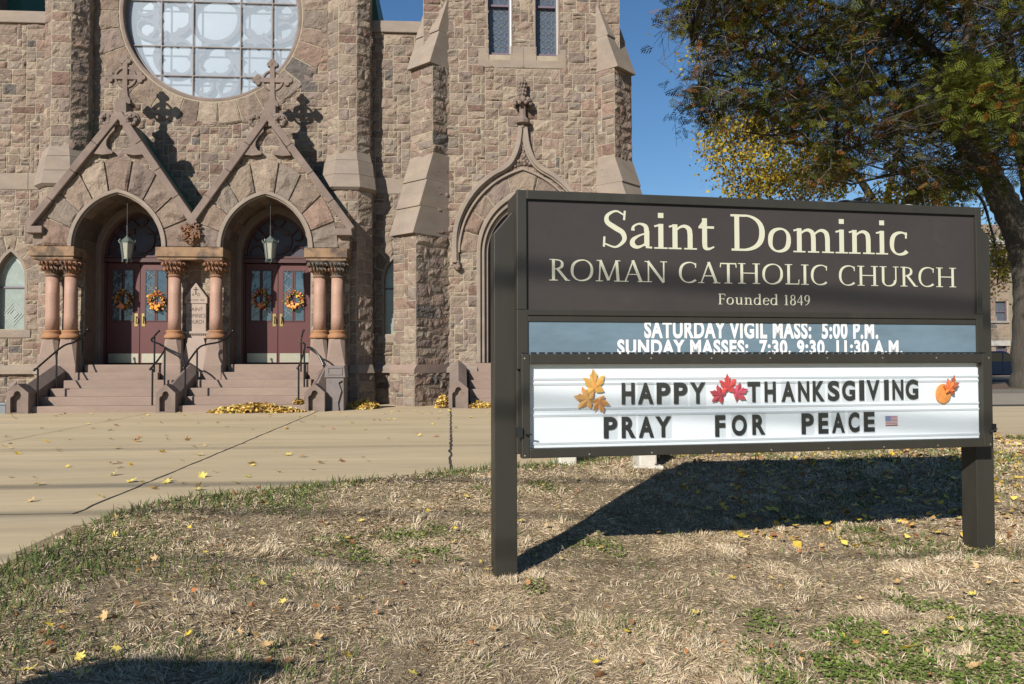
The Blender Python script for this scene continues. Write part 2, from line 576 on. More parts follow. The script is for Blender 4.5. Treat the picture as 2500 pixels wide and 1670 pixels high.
# rose window: voussoir ring, moulding, glass, tracery, protective glazing and its bars
fi = lambda s: np.stack([RX + (RAX + .10) * np.sin(s * np.pi), RZ - (RAX + .10) * np.cos(s * np.pi)], -1)
fo = lambda s: np.stack([RX + (RAX + .72) * np.sin(s * np.pi), RZ - (RAX + .72) * np.cos(s * np.pi)], -1)
cuts = [-1.0]
while cuts[-1] < .97:
    cuts.append(cuts[-1] + rng.uniform(.045, .085))
cuts[-1] = 1.0
ringm = voussoirs(fi, fo, Y_WALL - .01, cuts, lambda u, v: v < 11.6, amp=(.03, .06), jit=.12)
cs = [(math.sin(a), -math.cos(a)) for a in np.linspace(0, 2 * np.pi, 97)[:-1]]
back_ring = band([(RX + (RAX + .06) * x, RZ + (RAX + .06) * z) for x, z in cs], [(RX + (RAX + .66) * x, RZ + (RAX + .66) * z) for x, z in cs], Y_WALL - .004, Y_WALL + .3, True)
build("rose_surround", ringm + [(*back_ring, 1)], [M_rock, M_mortar], church, color=True)
rose = build("rose_window", [band([(RX + RAX * x, RZ + RAX * z) for x, z in cs], [(RX + (RAX + .10) * x, RZ + (RAX + .10) * z) for x, z in cs], Y_WALL - .01, Y_WALL + .48, True)], M_dressd, church, bevel=.03)
build("rose_glass", [prism([(RX + (RAX + .05) * x, RZ + (RAX + .05) * z) for x, z in cs], Y_WALL + .40, Y_WALL + .44)], M_milk, rose)
def ringpart(cx, cz, r, w, y0, y1, n=40, lobes=0, amt=0, ph=0):
    A = np.linspace(0, 2 * np.pi, n * (2 if lobes else 1) + 1)[:-1]
    rr = np.full_like(A, r)
    if lobes:
        rr = r - amt * (1 - np.abs(np.sin(lobes * (A - ph) / 2)) ** .7)
    return band([(cx + q * math.cos(a), cz + q * math.sin(a)) for q, a in zip(rr, A)],
                [(cx + (q + w) * math.cos(a), cz + (q + w) * math.sin(a)) for q, a in zip(np.full_like(A, r), A)], y0, y1, True)
tr = [ringpart(RX, RZ, .54, .10, Y_WALL + .28, Y_WALL + .40)]
k_off = 0
for k in range(8):
    a = k * math.pi / 4 - math.pi / 2
    y0 = Y_WALL + .285 + .004 * k
    if k % 2 == 0:
        tr.append(ringpart(RX + 1.03 * math.cos(a), RZ + 1.03 * math.sin(a), .40, .08, y0, Y_WALL + .39, 30, 3, .13, a))
        for sgn in (-1, 1):
            b = a + sgn * .165
            tr.append(ringpart(RX + 1.70 * math.cos(b), RZ + 1.70 * math.sin(b), .2, .06, y0 + .003 * sgn, Y_WALL + .39, 18, 3, .05, b))
            c = a + sgn * .33
            P = [(RX + q * math.cos(a + sgn * e), RZ + q * math.sin(a + sgn * e)) for q, e in ((2.06, 0.02), (1.85, .22), (1.6, .36), (1.35, .36), (1.2, .28))]
            P = catmull(P, 5)
            D = np.gradient(P, axis=0); D /= np.linalg.norm(D, axis=1)[:, None]
            Nn = np.stack([-D[:, 1], D[:, 0]], -1) * .04
            tr.append(band((P - Nn).tolist(), (P + Nn).tolist(), y0 + .001 * sgn, Y_WALL + .388))
    else:
        tr.append(ringpart(RX + 1.38 * math.cos(a), RZ + 1.38 * math.sin(a), .45, .07, y0, Y_WALL + .39, 32, 4, .17, a + math.pi / 4))
build("rose_tracery", tr, M_trace, rose)
build("protective_glazing", [prism([(RX + RAX * x, RZ + RAX * z) for x, z in cs], Y_WALL + .19, Y_WALL + .2)], M_haze, rose)
bars = [ringpart(RX, RZ, RAX - .05, .05, Y_WALL + .15, Y_WALL + .185, 80)]
GX = [at_y(395, 100, 19.77)[0], at_y(472, 100, 19.77)[0], at_y(588, 100, 19.77)[0], at_y(665, 100, 19.77)[0]]
GZ = [at_y(530, q, 19.77)[2] for q in (6, 116, 187)]
GZ.append(GZ[0] + (GZ[0] - GZ[1]))
for x in GX:
    hh = math.sqrt(max(0, RAX ** 2 - (x - RX) ** 2)) - .04
    bars.append(box(x - .013, x + .013, Y_WALL + .145, Y_WALL + .18, RZ - hh, RZ + hh))
for z in GZ:
    hh = math.sqrt(max(0, RAX ** 2 - (z - RZ) ** 2)) - .04
    bars.append(box(RX - hh, RX + hh, Y_WALL + .148, Y_WALL + .183, z - .012, z + .012))
build("glazing_bars", bars, M_grid, rose)

# octagonal pilasters
def octo(cx, hf, dg, yf):
    return [(cx - hf - dg, Y_WALL + .1), (cx - hf - dg, yf + dg), (cx - hf, yf), (cx + hf, yf), (cx + hf + dg, yf + dg), (cx + hf + dg, Y_WALL + .1)]
def oct_prism(poly0, z0, poly1, z1):
    n = len(poly0)
    V = [(x, y, z0) for x, y in poly0] + [(x, y, z1) for x, y in poly1]
    return V, [tuple(range(n - 1, -1, -1)), tuple(range(n, 2 * n))] + [(i, (i + 1) % n, (i + 1) % n + n, i + n) for i in range(n)]
for cx in (-9.19, -2.59):
    parts = []
    for (hf, dg, yf, z0, z1) in ((.25, .31, 19.0, .95, 5.2), (.215, .29, 19.06, 6.0, 11.6)):
        P = octo(cx, hf, dg, yf)
        for i in range(5):
            a, b = np.array(P[i]), np.array(P[i + 1])
            e = b - a; L = np.linalg.norm(e); e /= L
            nrm = np.array([e[1], -e[0]])
            mp = flat_map((a[0], a[1], 0), (e[0], e[1], 0), (0, 0, 1), (nrm[0], nrm[1], 0))
            parts += stone_wall(0, L, z0, z1, mp, rects=courses(0, L, z0, z1, split=.45), amp=(.02, .045))
    pl = build("pilaster", parts, [M_rock, M_mortar], church, color=True)
    wp = []
    zz = [(5.14, .275, .31, 18.96), (5.20, .325, .335, 18.90), (5.50, .30, .325, 18.93), (5.502, .30, .325, 18.93), (5.503, .265, .305, 18.975), (5.506, .265, .305, 18.975), (5.515, .29, .32, 18.945), (5.85, .262, .31, 18.985), (5.853, .262, .31, 18.985), (5.856, .225, .29, 19.03), (5.865, .25, .305, 19.0), (6.2, .20, .28, 19.07)]
    for (za, ha, da, ya), (zb, hb, db, yb) in zip(zz[:-1], zz[1:]):
        if zb > za:
            wp.append(oct_prism(octo(cx, ha, da, ya), za, octo(cx, hb, db, yb), zb))
    build("pilaster_weathering", wp, M_dress, pl)
    bp = [oct_prism(octo(cx, .31, .33, 18.92), .80, octo(cx, .27, .31, 18.98), 1.0)]
    build("plinth_course", bp, M_dress, pl)
    parts = []
    P = octo(cx, .29, .32, 18.95)
    for i in range(5):
        a, b = np.array(P[i]), np.array(P[i + 1])
        e = b - a; L = np.linalg.norm(e); e /= L
        mp = flat_map((a[0], a[1], 0), (e[0], e[1], 0), (0, 0, 1), (e[1], -e[0], 0))
        parts += stone_wall(0, L, -.05, .8, mp, rects=courses(0, L, -.05, .8, split=.4))
    build("pilaster_foot", parts, [M_rock, M_mortar], pl, color=True)

# side bays with a lancet window each, coping and plinth
for (x0, x1, wc, wa, zsill) in ((-12.6, -9.45, -10.62, .36, 1.85), (-2.2, -.4, -1.42, .38, 1.72)):
    zs, rise = 3.05, .72
    ia = in_arch(wc, wa + .02, zs, rise + .03, zsill)
    ib = in_arch(wc, wa + .36, zs, rise + .38, zs)
    okb = lambda u, v: ~(ia(u, v) | ib(u, v)) & ~((v > zsill - .2) & (v < zsill) & (np.abs(u - wc) < wa + .14)) & ~((v > 5.21) & (v < 5.62))
    okback = lambda u, v: ~ia(u, v)
    bay = build("bay_wall", [p for p in (rock(r, FRONT(Y_BAY), ok=okb) for r in ashlar(x0, x1, -.05, 9.3)) if p is not None] +
                [backing(x0, x1, -.05, 9.3, FRONT(Y_BAY), okback)] +
                voussoirs(arch_fn(wc, wa + .03, zs, rise + .03), arch_fn(wc, wa + .36, zs, rise + .38), Y_BAY, [-1, -.72, -.42, -.13, .13, .42, .72, 1], amp=(.02, .04)) +
                [(*box(x0, x1, 19.98, 20.4, -.05, 9.3), 1)], [M_rock, M_mortar], church, color=True)
    build("string_course", [box(x0 + i * (x1 - x0) / 4 + .004, x0 + (i + 1) * (x1 - x0) / 4 - .004, Y_BAY - .018, Y_BAY + .05, 5.22, 5.61) for i in range(4)], M_dress, bay, bevel=.006)
    build("coping", [prism([(x0, 9.24), (x1 - .1, 9.24), (x1 - .1, 9.53), (x0, 9.53)], Y_BAY - .07, Y_BAY + .6)], M_dress, bay, bevel=.02)
    pc = ([(x0, Y_BAY - .12, .80), (x1, Y_BAY - .12, .80), (x1, Y_BAY - .12, .9), (x0, Y_BAY - .12, .9), (x1, Y_BAY + .02, 1.04), (x0, Y_BAY + .02, 1.04), (x0, Y_BAY + .02, .80), (x1, Y_BAY + .02, .80)],
          [(0, 1, 2, 3), (3, 2, 4, 5), (0, 6, 7, 1), (0, 3, 5, 6), (1, 7, 4, 2)])
    build("plinth_course", [pc], M_dress, bay)
    build("window_sill", [box(wc - wa - .13, wc + wa + .13, Y_BAY - .03, Y_BAY + .25, zsill - .19, zsill)], M_dress, bay, bevel=.015)
    ai, ao = arch(wc, wa - .03, zs, rise - .04), arch(wc, wa + .04, zs, rise + .05)
    ai = [(wc - wa + .03, zsill)] + ai + [(wc + wa - .03, zsill)]
    ao = [(wc - wa - .04, zsill)] + ao + [(wc + wa + .04, zsill)]
    lw = build("lancet_window", [band(ai, ao, Y_BAY - .005, Y_BAY + .26)], M_dress, church, color=False)
    build("pane", [prism([(wc - wa + .02, zsill)] + [(wc + wa - .02, zsill)] + arch(wc, wa - .02, zs, rise - .03)[::-1], Y_BAY + .18, Y_BAY + .2)], M_stained, lw)
    build("saddle_bar", [box(wc - wa + .03, wc + wa - .03, Y_BAY + .15, Y_BAY + .175, 2.86, 2.9)], M_winframe, lw)
    cam_ = []
    for k in range(3):
        zc = 2.25 + .0 * k
        r_ = .10 + .07 * k
        cam_.append(band([(wc + (r_ - .012) * math.cos(q), zc + (r_ - .012) * 1.2 * math.sin(q)) for q in np.arange(4) * math.pi / 2],
                         [(wc + r_ * math.cos(q), zc + r_ * 1.2 * math.sin(q)) for q in np.arange(4) * math.pi / 2], Y_BAY + .165 + .002 * k, Y_BAY + .18, True))
    for sg in (-1, 1):
        cam_.append(band([(wc, 3.6 - .0), (wc + sg * .16, 3.42), (wc + sg * .24, 3.2)], [(wc + sg * .02, 3.62), (wc + sg * .18, 3.44), (wc + sg * .26, 3.2)], Y_BAY + .162 + sg * .002, Y_BAY + .18))
    build("leading", cam_, M_ghost, lw)

# copper roofs seen over the bays
cr = [prism([(-5.9, 10.5), (-2.12, 10.5), (-2.6, 13.4), (-5.9, 18)], 22.0, 34.0)]
ro = build("copper_roof", cr, M_copper, church)
build("copper_roof", [prism([(-12.9, 10.4), (-11.62, 10.4), (-11.7, 14.5), (-12.9, 16)], 22.0, 26.0)], M_copper, church)
build("roof_seam", [box(-3.2 + .0, -3.14, 21.94, 21.999, 10.5, 14.2), box(-2.75, -2.69, 21.94, 21.999, 10.5, 13.4)], M_copper, ro)
# the far left turret beyond the bay
build("turret", [box(-13.4, -12.02, 20.6, 22.0, 9.0, 12.5)], M_dressd, church)

# ---------------------------------------------------------------- porches
ZS_P = 3.66
GAB = {CX1: (-9.44, -5.95), CX2: (-5.93, -2.45)}
APEX = {CX1: (-7.56, 6.58), CX2: (-4.28, 6.61)}
def gable_z(cx):
    (xl, xr), (ax, az) = GAB[cx], APEX[cx]
    zl = 4.06 if cx == CX1 else 4.15
    zr = 4.15 if cx == CX1 else 4.06
    return lambda u: np.where(u < ax, zl + (az - zl) * (u - xl) / (ax - xl), zr + (az - zr) * (xr - u) / (xr - ax))
for cx in (CX1, CX2):
    gz_ = gable_z(cx)
    (xl, xr), (ax, az) = GAB[cx], APEX[cx]
    ia = in_arch(cx, 1.05, ZS_P, 1.28)
    ob = in_arch(cx, 1.62, ZS_P, 2.04, ZS_P - .02)
    inside = lambda u, v: (v < gz_(u) - .02) & ~ia(u, v) & (u > xl) & (u < xr)
    okp = lambda u, v: inside(u, v) & ~ob(u, v)
    fi, fo = arch_fn(cx, 1.06, ZS_P, 1.29), arch_fn(cx, 1.64, ZS_P, 2.06)
    cuts = [-1, -.74, -.50, -.27, -.0, .0, .27, .5, .74, 1]
    cuts = [-1, -.77, -.55, -.33, -.115, .115, .33, .55, .77, 1] if cx == CX1 else [-1, -.8, -.57, -.36, -.13, .11, .31, .54, .78, 1]
    vs = voussoirs(fi, fo, Y_PORCH, cuts, inside, amp=(.045, .09))
    po = build("porch_gable", [p for p in (rock(r, FRONT(Y_PORCH + .03), ok=okp) for r in ashlar(xl, xr, ZS_P, 6.9)) if p is not None] +
               [backing(xl, xr, ZS_P - .0, 6.9, FRONT(Y_PORCH + .03), inside, res=.04)], [M_rock, M_mortar], church, color=True)
    build("arch_voussoirs", vs, [M_rock], po, color=True)
    # moulded arch order, inner order and the soffit behind it
    build("arch_moulding", [band(arch(cx, .985, ZS_P, 1.22), arch(cx, 1.07, ZS_P, 1.30), Y_PORCH - .06, Y_PORCH + .1),
                            band(arch(cx, .955, ZS_P, 1.185), arch(cx, .983, ZS_P, 1.217), Y_PORCH - .015, Y_PORCH + .16)], M_dress, po, bevel=.012)
    sof = []
    fs, fs2 = arch(cx, .95, ZS_P, 1.18, 7), arch(cx, 1.3, ZS_P, 1.6, 7)
    for j in range(3):
        for i in range(len(fs) - 1):
            y0, y1 = Y_PORCH + .02 + j * .40, Y_PORCH + .02 + (j + 1) * .40 - .006
            q = tint() * rng.uniform(.55, .85)  # porch shade and soot stains put into the stones' colour
            a, b = np.array(fs[i]), np.array(fs[i + 1])
            d = (b - a) * .008
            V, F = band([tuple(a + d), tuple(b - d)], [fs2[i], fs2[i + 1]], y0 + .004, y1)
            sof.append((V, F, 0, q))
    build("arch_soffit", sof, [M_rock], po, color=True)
    # inner wall carrying the doorway
    a2, zs2, r2 = .82, 3.62, 1.05
    o_l = [(cx - 1.2, .95), (cx - 1.2, 3.6)] + [(x, z) for x, z in arch(cx, 1.2, 3.6, 1.5)][1:-1] + [(cx + 1.2, 3.6), (cx + 1.2, .95)]
    i_l = [(cx - a2, .95), (cx - a2, zs2)] + [(x, z) for x, z in arch(cx, a2, zs2, r2)][1:-1] + [(cx + a2, zs2), (cx + a2, .95)]
    build("door_surround", [band(i_l, o_l, 19.45, 19.8)], M_dressd, po, bevel=.02)
    # doors
    yd = Y_DOOR
    build("door_frame", [box(cx - .83, cx - .77, yd - .05, yd + .08, 1.0, 3.46), box(cx + .77, cx + .83, yd - .05, yd + .08, 1.0, 3.46),
                         box(cx - .83, cx + .83, yd - .09, yd + .1, 3.47, 3.57), box(cx - .83, cx + .83, yd - .055, yd + .09, 3.58, 3.64)], M_doorfr, po, bevel=.008)
    ty = build("tympanum", [prism([(cx - .82, 3.64), (cx + .82, 3.64)] + arch(cx, .815, 3.66, 1.02)[::-1], yd + .03, yd + .08)], M_tymp, po)
    tp = [band(arch(cx, .74, 3.66, .93), arch(cx, .81, 3.66, 1.01), yd - .03, yd + .028)]
    tp += [ringpart(cx, 4.02, .30, .035, yd - .02, yd + .027, 24)]
    for sg in (-1, 1):
        for zc, sv in ((4.02, 1), ):
            for hz in (-.19, .19):
                tp.append(box(cx + sg * .19 - .055, cx + sg * .19 + .055, yd - .024, yd + .026, zc + hz - .05, zc + hz + .05))
        P = catmull([(cx + sg * .31, 3.72), (cx + sg * .45, 3.9), (cx + sg * .62, 3.82), (cx + sg * .66, 3.7)], 5)
        tp.append(tube([(p[0], yd, p[1]) for p in P], .02, 6))
        P = catmull([(cx + sg * .30, 4.12), (cx + sg * .48, 4.3), (cx + sg * .58, 4.14), (cx + sg * .5, 4.02), (cx + sg * .4, 4.05)], 5)
        tp.append(tube([(p[0], yd, p[1]) for p in P], .02, 6))
        P = catmull([(cx + sg * .05, 4.36), (cx + sg * .16, 4.5), (cx + sg * .04, 4.6)], 5)
        tp.append(tube([(p[0], yd, p[1]) for p in P], .018, 6))
    build("tympanum_tracery", tp, M_doorfr, ty)
    for sg in (-1, 1):
        xa, xb = sorted((cx + sg * .008, cx + sg * .765))
        st = [box(xa, xb, yd, yd + .05, 1.05, 3.455)]
        dr = build("door", st, M_door, po)
        # stiles round the glazing
        w = xb - xa
        gl, gs, fr = [], [], []
        inner = xb if sg < 0 else xa
        outer = xa if sg < 0 else xb
        for k in range(2):
            g0 = xa + .13 + k * .27
            g1 = g0 + .2
            gl.append(box(g0, g1, yd - .002, yd + .0, 2.08, 3.28))
            fr += [box(g0 - .03, g0, yd - .018, yd - .001, 2.05, 3.31), box(g1, g1 + .03, yd - .018, yd - .001, 2.05, 3.31),
                   box(g0, g1, yd - .018, yd - .001, 2.05, 2.08), box(g0, g1, yd - .018, yd - .001, 3.28, 3.31)]
            mx_ = (g0 + g1) / 2
            if (k == 0) == (sg > 0) or sg < 0 and k == 0:
                pth = [[(mx_, 2.95), (mx_, 2.5)], [(mx_ - .06, 2.82), (mx_ + .06, 2.82)]]
                for q in range(4):
                    z_ = 2.14 + q * .3
                    pth += [[(g0, z_), (g1, z_ + .16)], [(g1, z_ + .06), (g0, z_ + .22)], [(g0 + .03, z_ + .02), (g0 + .1, z_ + .26)]]
                for n_, pq in enumerate(pth):
                    gs.append(tube([(pq[0][0], yd - .006 - .0006 * n_, pq[0][1]), (pq[1][0], yd - .006 - .0006 * n_, pq[1][1])], .006, 4))
        gpane = build("door_glass", gl, M_doorglass, dr)
        build("glass_bead", fr, M_doorfr, dr)
        if gs:
            build("etched_lines", gs, M_came, dr)
        build("kick_plate", [box(xa + .04, xb - .02, yd - .004, yd - .0005, 1.06, 1.28)], M_steel, dr)
        hx = cx + sg * .085
        build("pull_plate", [box(hx - .042, hx + .042, yd - .008, yd - .0005, 1.93, 2.24)], M_brass, dr, bevel=.004)
        build("pull_handle", [tube(catmull([(hx, yd - .008, 2.17), (hx + .02, yd - .05, 2.15), (hx + .02, yd - .055, 2.05), (hx, yd - .008, 2.01)], 5), .011, 6)], M_lead, dr)
    # copings, apex brackets, rolls and the cross
    cop = []
    t_ = .165
    for sg in (-1, 1):
        ex = xl - .04 if sg < 0 else xr + .04
        ez = float(gz_(np.array(xl if sg < 0 else xr)))
        d = np.array([ax - ex, az - ez]); L = np.linalg.norm(d); d /= L
        nn = np.array([-d[1], d[0]]) * (1 if sg < 0 else -1)
        if nn[1] < 0: nn = -nn
        a, b = np.array([ex, ez]), np.array([ax, az])
        a0, b0 = a - nn * .04, b - nn * .04
        n_seg = 4
        for i in range(n_seg):
            s0, s1 = i / n_seg, (i + 1) / n_seg
            p0, p1 = a0 + (b0 - a0) * s0 + d * .003, a0 + (b0 - a0) * s1 - d * .003
            if i == n_seg - 1: p1 = p1 + d * .08
            yo = (.0015 if sg > 0 else 0)
            pol = [p0, p1, p1 + nn * t_, p0 + nn * t_]
            if sg > 0: pol = pol[::-1]
            cop.append(prism([tuple(q) for q in pol], Y_PORCH - .13 + yo, Y_PORCH + .22 + yo))
        # kneeler at the foot
        if (cx == CX1 and sg < 0) or (cx == CX2 and sg > 0):
            k0, k1 = (ex - .05, ex + .32) if sg < 0 else (ex - .32, ex + .05)
            cop.append(prism([(k0, ez - .12), (k1, ez - .12), (k1, ez + .04), (k0 + .02, ez + .03)] if sg < 0 else [(k0, ez - .12), (k1, ez - .12), (k1 - .02, ez + .03), (k0, ez + .04)], Y_PORCH - .15, Y_PORCH + .24))
    co = build("gable_coping", cop, M_dressd, po, bevel=.018)
    br = []
    for sg in (-1, 1):
        cusp = [(.09, -.20), (.30, -.50), (.53, -.84), (.34, -.86), (.14, -.83), (.12, -.78), (.22, -.73), (.27, -.64), (.265, -.54), (.20, -.42), (.09, -.30)]
        cusp = [(ax + sg * x, az + z) for x, z in cusp]
        br.append(prism(cusp[::-1] if sg > 0 else cusp, Y_PORCH - .09 + .001 * sg, Y_PORCH + .05))
        c0 = np.array([ax + sg * .33, az - .0])
        th = np.linspace(-2.2, 3.6, 26)
        sp = [(c0[0] + sg * (-.17 + .0) + sg * (.05 + .026 * (q + 2.2)) * math.cos(q) + sg * .12, Y_PORCH - .02, c0[1] - .08 + (.05 + .026 * (q + 2.2)) * math.sin(q)) for q in th]
        br.append(tube(sp, np.linspace(.04, .095, len(sp)), 7))
        for k in range(7):
            q = k * .9
            br.append(ball((c0[0] - sg * .05 + .10 * math.cos(q), Y_PORCH - .09, c0[1] - .07 + .10 * math.sin(q)), .055, 7, 5, jit=.08))
    build("leaf_scroll", br, M_dressd, po)
    ccx, cy, zb = (CX1 if cx == CX1 else -4.265), 18.75, 6.85
    crs = [prism([(ccx - .15, zb - .45), (ccx + .15, zb - .45), (ccx + .13, zb + .12), (ccx - .13, zb + .12)], cy - .3, cy + .13),
           prism([(ccx - .17, zb + .12), (ccx + .17, zb + .12), (ccx + .16, zb + .2), (ccx + .09, zb + .23), (ccx - .09, zb + .23), (ccx - .16, zb + .2)], cy - .16, cy + .16),
           prism([(ccx - .14, zb + .23), (ccx + .14, zb + .23), (ccx + .075, zb + .33), (ccx + .055, zb + .47), (ccx + .055, zb + 1.14), (ccx - .055, zb + 1.14), (ccx - .055, zb + .47), (ccx - .075, zb + .33)], cy - .06, cy + .06),
           box(ccx - .36, ccx + .36, cy - .055, cy + .055, zb + .72, zb + .83)]
    zc = zb + .775
    crs.append(ringpart(ccx, zc, .20, .05, cy - .045, cy + .045, 28))
    n_ = 0
    for (dx, dz) in ((.33, 0), (-.33, 0), (0, .37)):
        for (ox, oz) in ((.085, 0), (-.085, 0), (0, .085), (0, -.085)):
            if (ox and dx and ox * dx < 0) or (oz and dz and oz * dz < 0):
                continue
            n_ += 1
            r_ = .062
            crs.append(prism([(ccx + dx + ox * .8 + r_ * math.cos(q), zc + dz + oz * .8 + r_ * math.sin(q)) for q in np.linspace(0, 2 * np.pi, 13)[:-1]], cy - .058 - .001 * n_, cy + .058 + .001 * n_))
    build("cross_finial", crs, M_dressd, po, bevel=.012)
    # porch roof in copper behind the coping
    rf = []
    for sg in (-1, 1):
        ex, ez = (xl, float(gz_(np.array(xl)))) if sg < 0 else (xr, float(gz_(np.array(xr))))
        pol = [(ex, ez - .05), (ax, az - .05), (ax, az + .07), (ex, ez + .07)]
        if sg > 0: pol = pol[::-1]
        rf.append(prism(pol, Y_PORCH + .225, Y_WALL + .02 + (.001 if sg > 0 else 0)))
    build("porch_roof", rf, M_copper, po)

# valley bracket: carved leaf boss and copper gutter
vb = []
for k in range(34):
    q, r_ = rng.uniform(0, 2 * np.pi), .20 * math.sqrt(rng.random())
    p = np.array([-5.945 + r_ * math.cos(q) * .95, Y_PORCH - .08 - .07 * rng.random(), 3.98 + r_ * math.sin(q) * 1.25])
    th = np.linspace(0, 4.2, 10)
    sgn = rng.choice((-1, 1))
    vb.append(tube([(p[0] + sgn * (.02 + .012 * t) * math.cos(t + q), p[1] - .01 * t, p[2] + (.02 + .012 * t) * math.sin(t + q)) for t in th], np.linspace(.028, .012, 10), 5))
vb.append(ball((-5.945, Y_PORCH + .02, 3.96), .21, 12, 8, (1, .6, 1.35)))
build("carved_boss", vb, M_carve, church, smooth=True)
build("valley_gutter", [prism([(-6.03, 4.38), (-5.94, 4.32), (-5.85, 4.38), (-5.87, 4.43), (-5.94, 4.37), (-6.01, 4.43)], Y_PORCH - .06, Y_WALL)], M_copper, church)

# porch side wall and piers behind the columns
pier = []
for (x0, x1) in ((-9.40, -8.52), (-6.66, -5.25), (-3.40, -2.50)):
    mp = FRONT(18.92)
    pier += stone_wall(x0, x1, 1.0, 3.42, mp, rects=courses(x0, x1, 1.0, 3.42, h=(.3, .5), split=.8), amp=(.004, .012))
    pier.append((*box(x0, x1, 18.93, 19.75, -.1, 4.4), 0, (.155, .118, .095)))
for x, sg in ((-2.475, 1), (-9.42, -1)):
    mp = flat_map((x, 18.45 if sg > 0 else 19.6, 0), (0, sg, 0), (0, 0, 1), (sg, 0, 0))
    pier += stone_wall(0, 1.15, 3.64, 4.5, mp)
build("porch_pier", pier, [M_rock, M_mortar], church, color=True)

# imposts
for (x0, x1) in ((-9.47, -8.50), (-6.74, -5.25), (-3.45, -2.48)):
    build("impost", [box(x0, x1, Y_PORCH - .08, 18.95, 3.44, 3.655), box(x0 + .03, x1 - .03, Y_PORCH - .04, 18.94, 3.375, 3.44)], M_orange, church, bevel=.012)

# columns: shaft > capital, base, pedestal
for xc in (-9.07, -8.67, -6.39, -5.47, -3.14, -2.74):
    yc = Y_PORCH + .18
    prof = [(.145, 1.79), (.141, 2.1), (.137, 2.6), (.132, 3.0)]
    col = build("column", [lathe(prof, (xc, yc), 28)], M_granite, church, smooth=True)
    for p_ in col.data.polygons:
        if len(p_.vertices) > 4: p_.use_smooth = False
    build("column_base", [lathe([(.215, 1.60), (.226, 1.63), (.216, 1.68), (.186, 1.70), (.173, 1.725), (.186, 1.75), (.192, 1.77), (.173, 1.79), (.143, 1.795)], (xc, yc), 28)], M_base, col, smooth=True)
    cp = [lathe([(.132, 2.99), (.158, 3.01), (.158, 3.03), (.137, 3.05), (.134, 3.12), (.15, 3.2), (.185, 3.28), (.225, 3.36), (.24, 3.375)], (xc, yc), 24, sq=[0, 0, 0, 0, 0, 0, .3, .6, .8])]
    for k in range(16):
        a = k * 2 * math.pi / 16 + .2
        rr = .16
        for hgt, rad, cr_ in ((3.15, .145, .05), (3.27, .19, .065)):
            P = catmull([(xc + (rad - .03) * math.cos(a), yc + (rad - .03) * math.sin(a), hgt - .08),
                         (xc + (rad + .02) * math.cos(a), yc + (rad + .02) * math.sin(a), hgt),
                         (xc + (rad + .075) * math.cos(a + .1), yc + (rad + .075) * math.sin(a + .1), hgt + .045),
                         (xc + (rad + .09) * math.cos(a + .2), yc + (rad + .09) * math.sin(a + .2), hgt + .005),
                         (xc + (rad + .05) * math.cos(a + .22), yc + (rad + .05) * math.sin(a + .22), hgt - .01)], 4)
            cp.append(tube(P, np.linspace(.03, .018, len(P)), 5))
    build("capital", cp, M_carve, col, smooth=True)
    # pedestal: square at the foot, chamfered to the base above
    def ring_(z, w, c):
        return [(xc - w, yc - w + c, z), (xc - w + c, yc - w, z), (xc + w - c, yc - w, z), (xc + w, yc - w + c, z),
                (xc + w, yc + w - c, z), (xc + w - c, yc + w, z), (xc - w + c, yc + w, z), (xc - w, yc + w - c, z)]
    V = ring_(-.1, .215, .012) + ring_(1.0, .215, .012) + ring_(1.02, .208, .012) + ring_(1.595, .178, .09)
    F = [(i + 8 * k, (i + 1) % 8 + 8 * k, (i + 1) % 8 + 8 * k + 8, i + 8 * k + 8) for k in range(3) for i in range(8)] + [tuple(range(24, 32)), tuple(range(7, -1, -1))]
    build("pedestal", [(V, F)], M_step, col)
# ---------------------------------------------------------------- wall plaque between the porches
PX0, PX1 = at_y(454, 760, 18.8)[0], at_y(503, 760, 18.8)[0]
pc_ = (PX0 + PX1) / 2
zP = lambda py: at_y(478, py, 18.8)[2]
pw = (PX1 - PX0) / 2
pq = [prism([(pc_ - pw, zP(809)), (pc_ + pw, zP(809)), (pc_ + pw, zP(741)), (pc_ - pw, zP(741))], 18.80, 18.9),
      prism([(pc_ - pw - .03, zP(741)), (pc_ + pw + .03, zP(741)), (pc_ + pw + .03, zP(727)), (pc_, zP(690)), (pc_ - pw - .03, zP(727))], 18.78, 18.9),
      box(pc_ - pw - .10, pc_ + pw + .10, 18.74, 18.9, zP(815), zP(809)),
      box(pc_ - .05 - pw * .8, pc_ + .05 + pw * .8, 18.785, 18.9, zP(842), zP(816))]
pq += [box(pc_ - pw - .09 + k * .046, pc_ - pw - .065 + k * .046, 18.755, 18.8, zP(818.5), zP(815.2)) for k in range(int((2 * pw + .18) / .046))]
# a broad sloped base below the plaque, between the middle pedestals
pq += [prism([(-6.2, 0.6), (-5.66, 0.6), (-5.66, 1.25), (-5.75, 1.62), (-6.1, 1.62), (-6.2, 1.25)], 18.6, 18.93)]
plaque = build("plaque", pq, mat("plaque_sandstone", (.40, .315, .255), .9, noise=[(3, .88, 1.1)], bump=(50, .2, .005)), church, bevel=.008)  # stone colour lightened to stand in for sun on the plaque

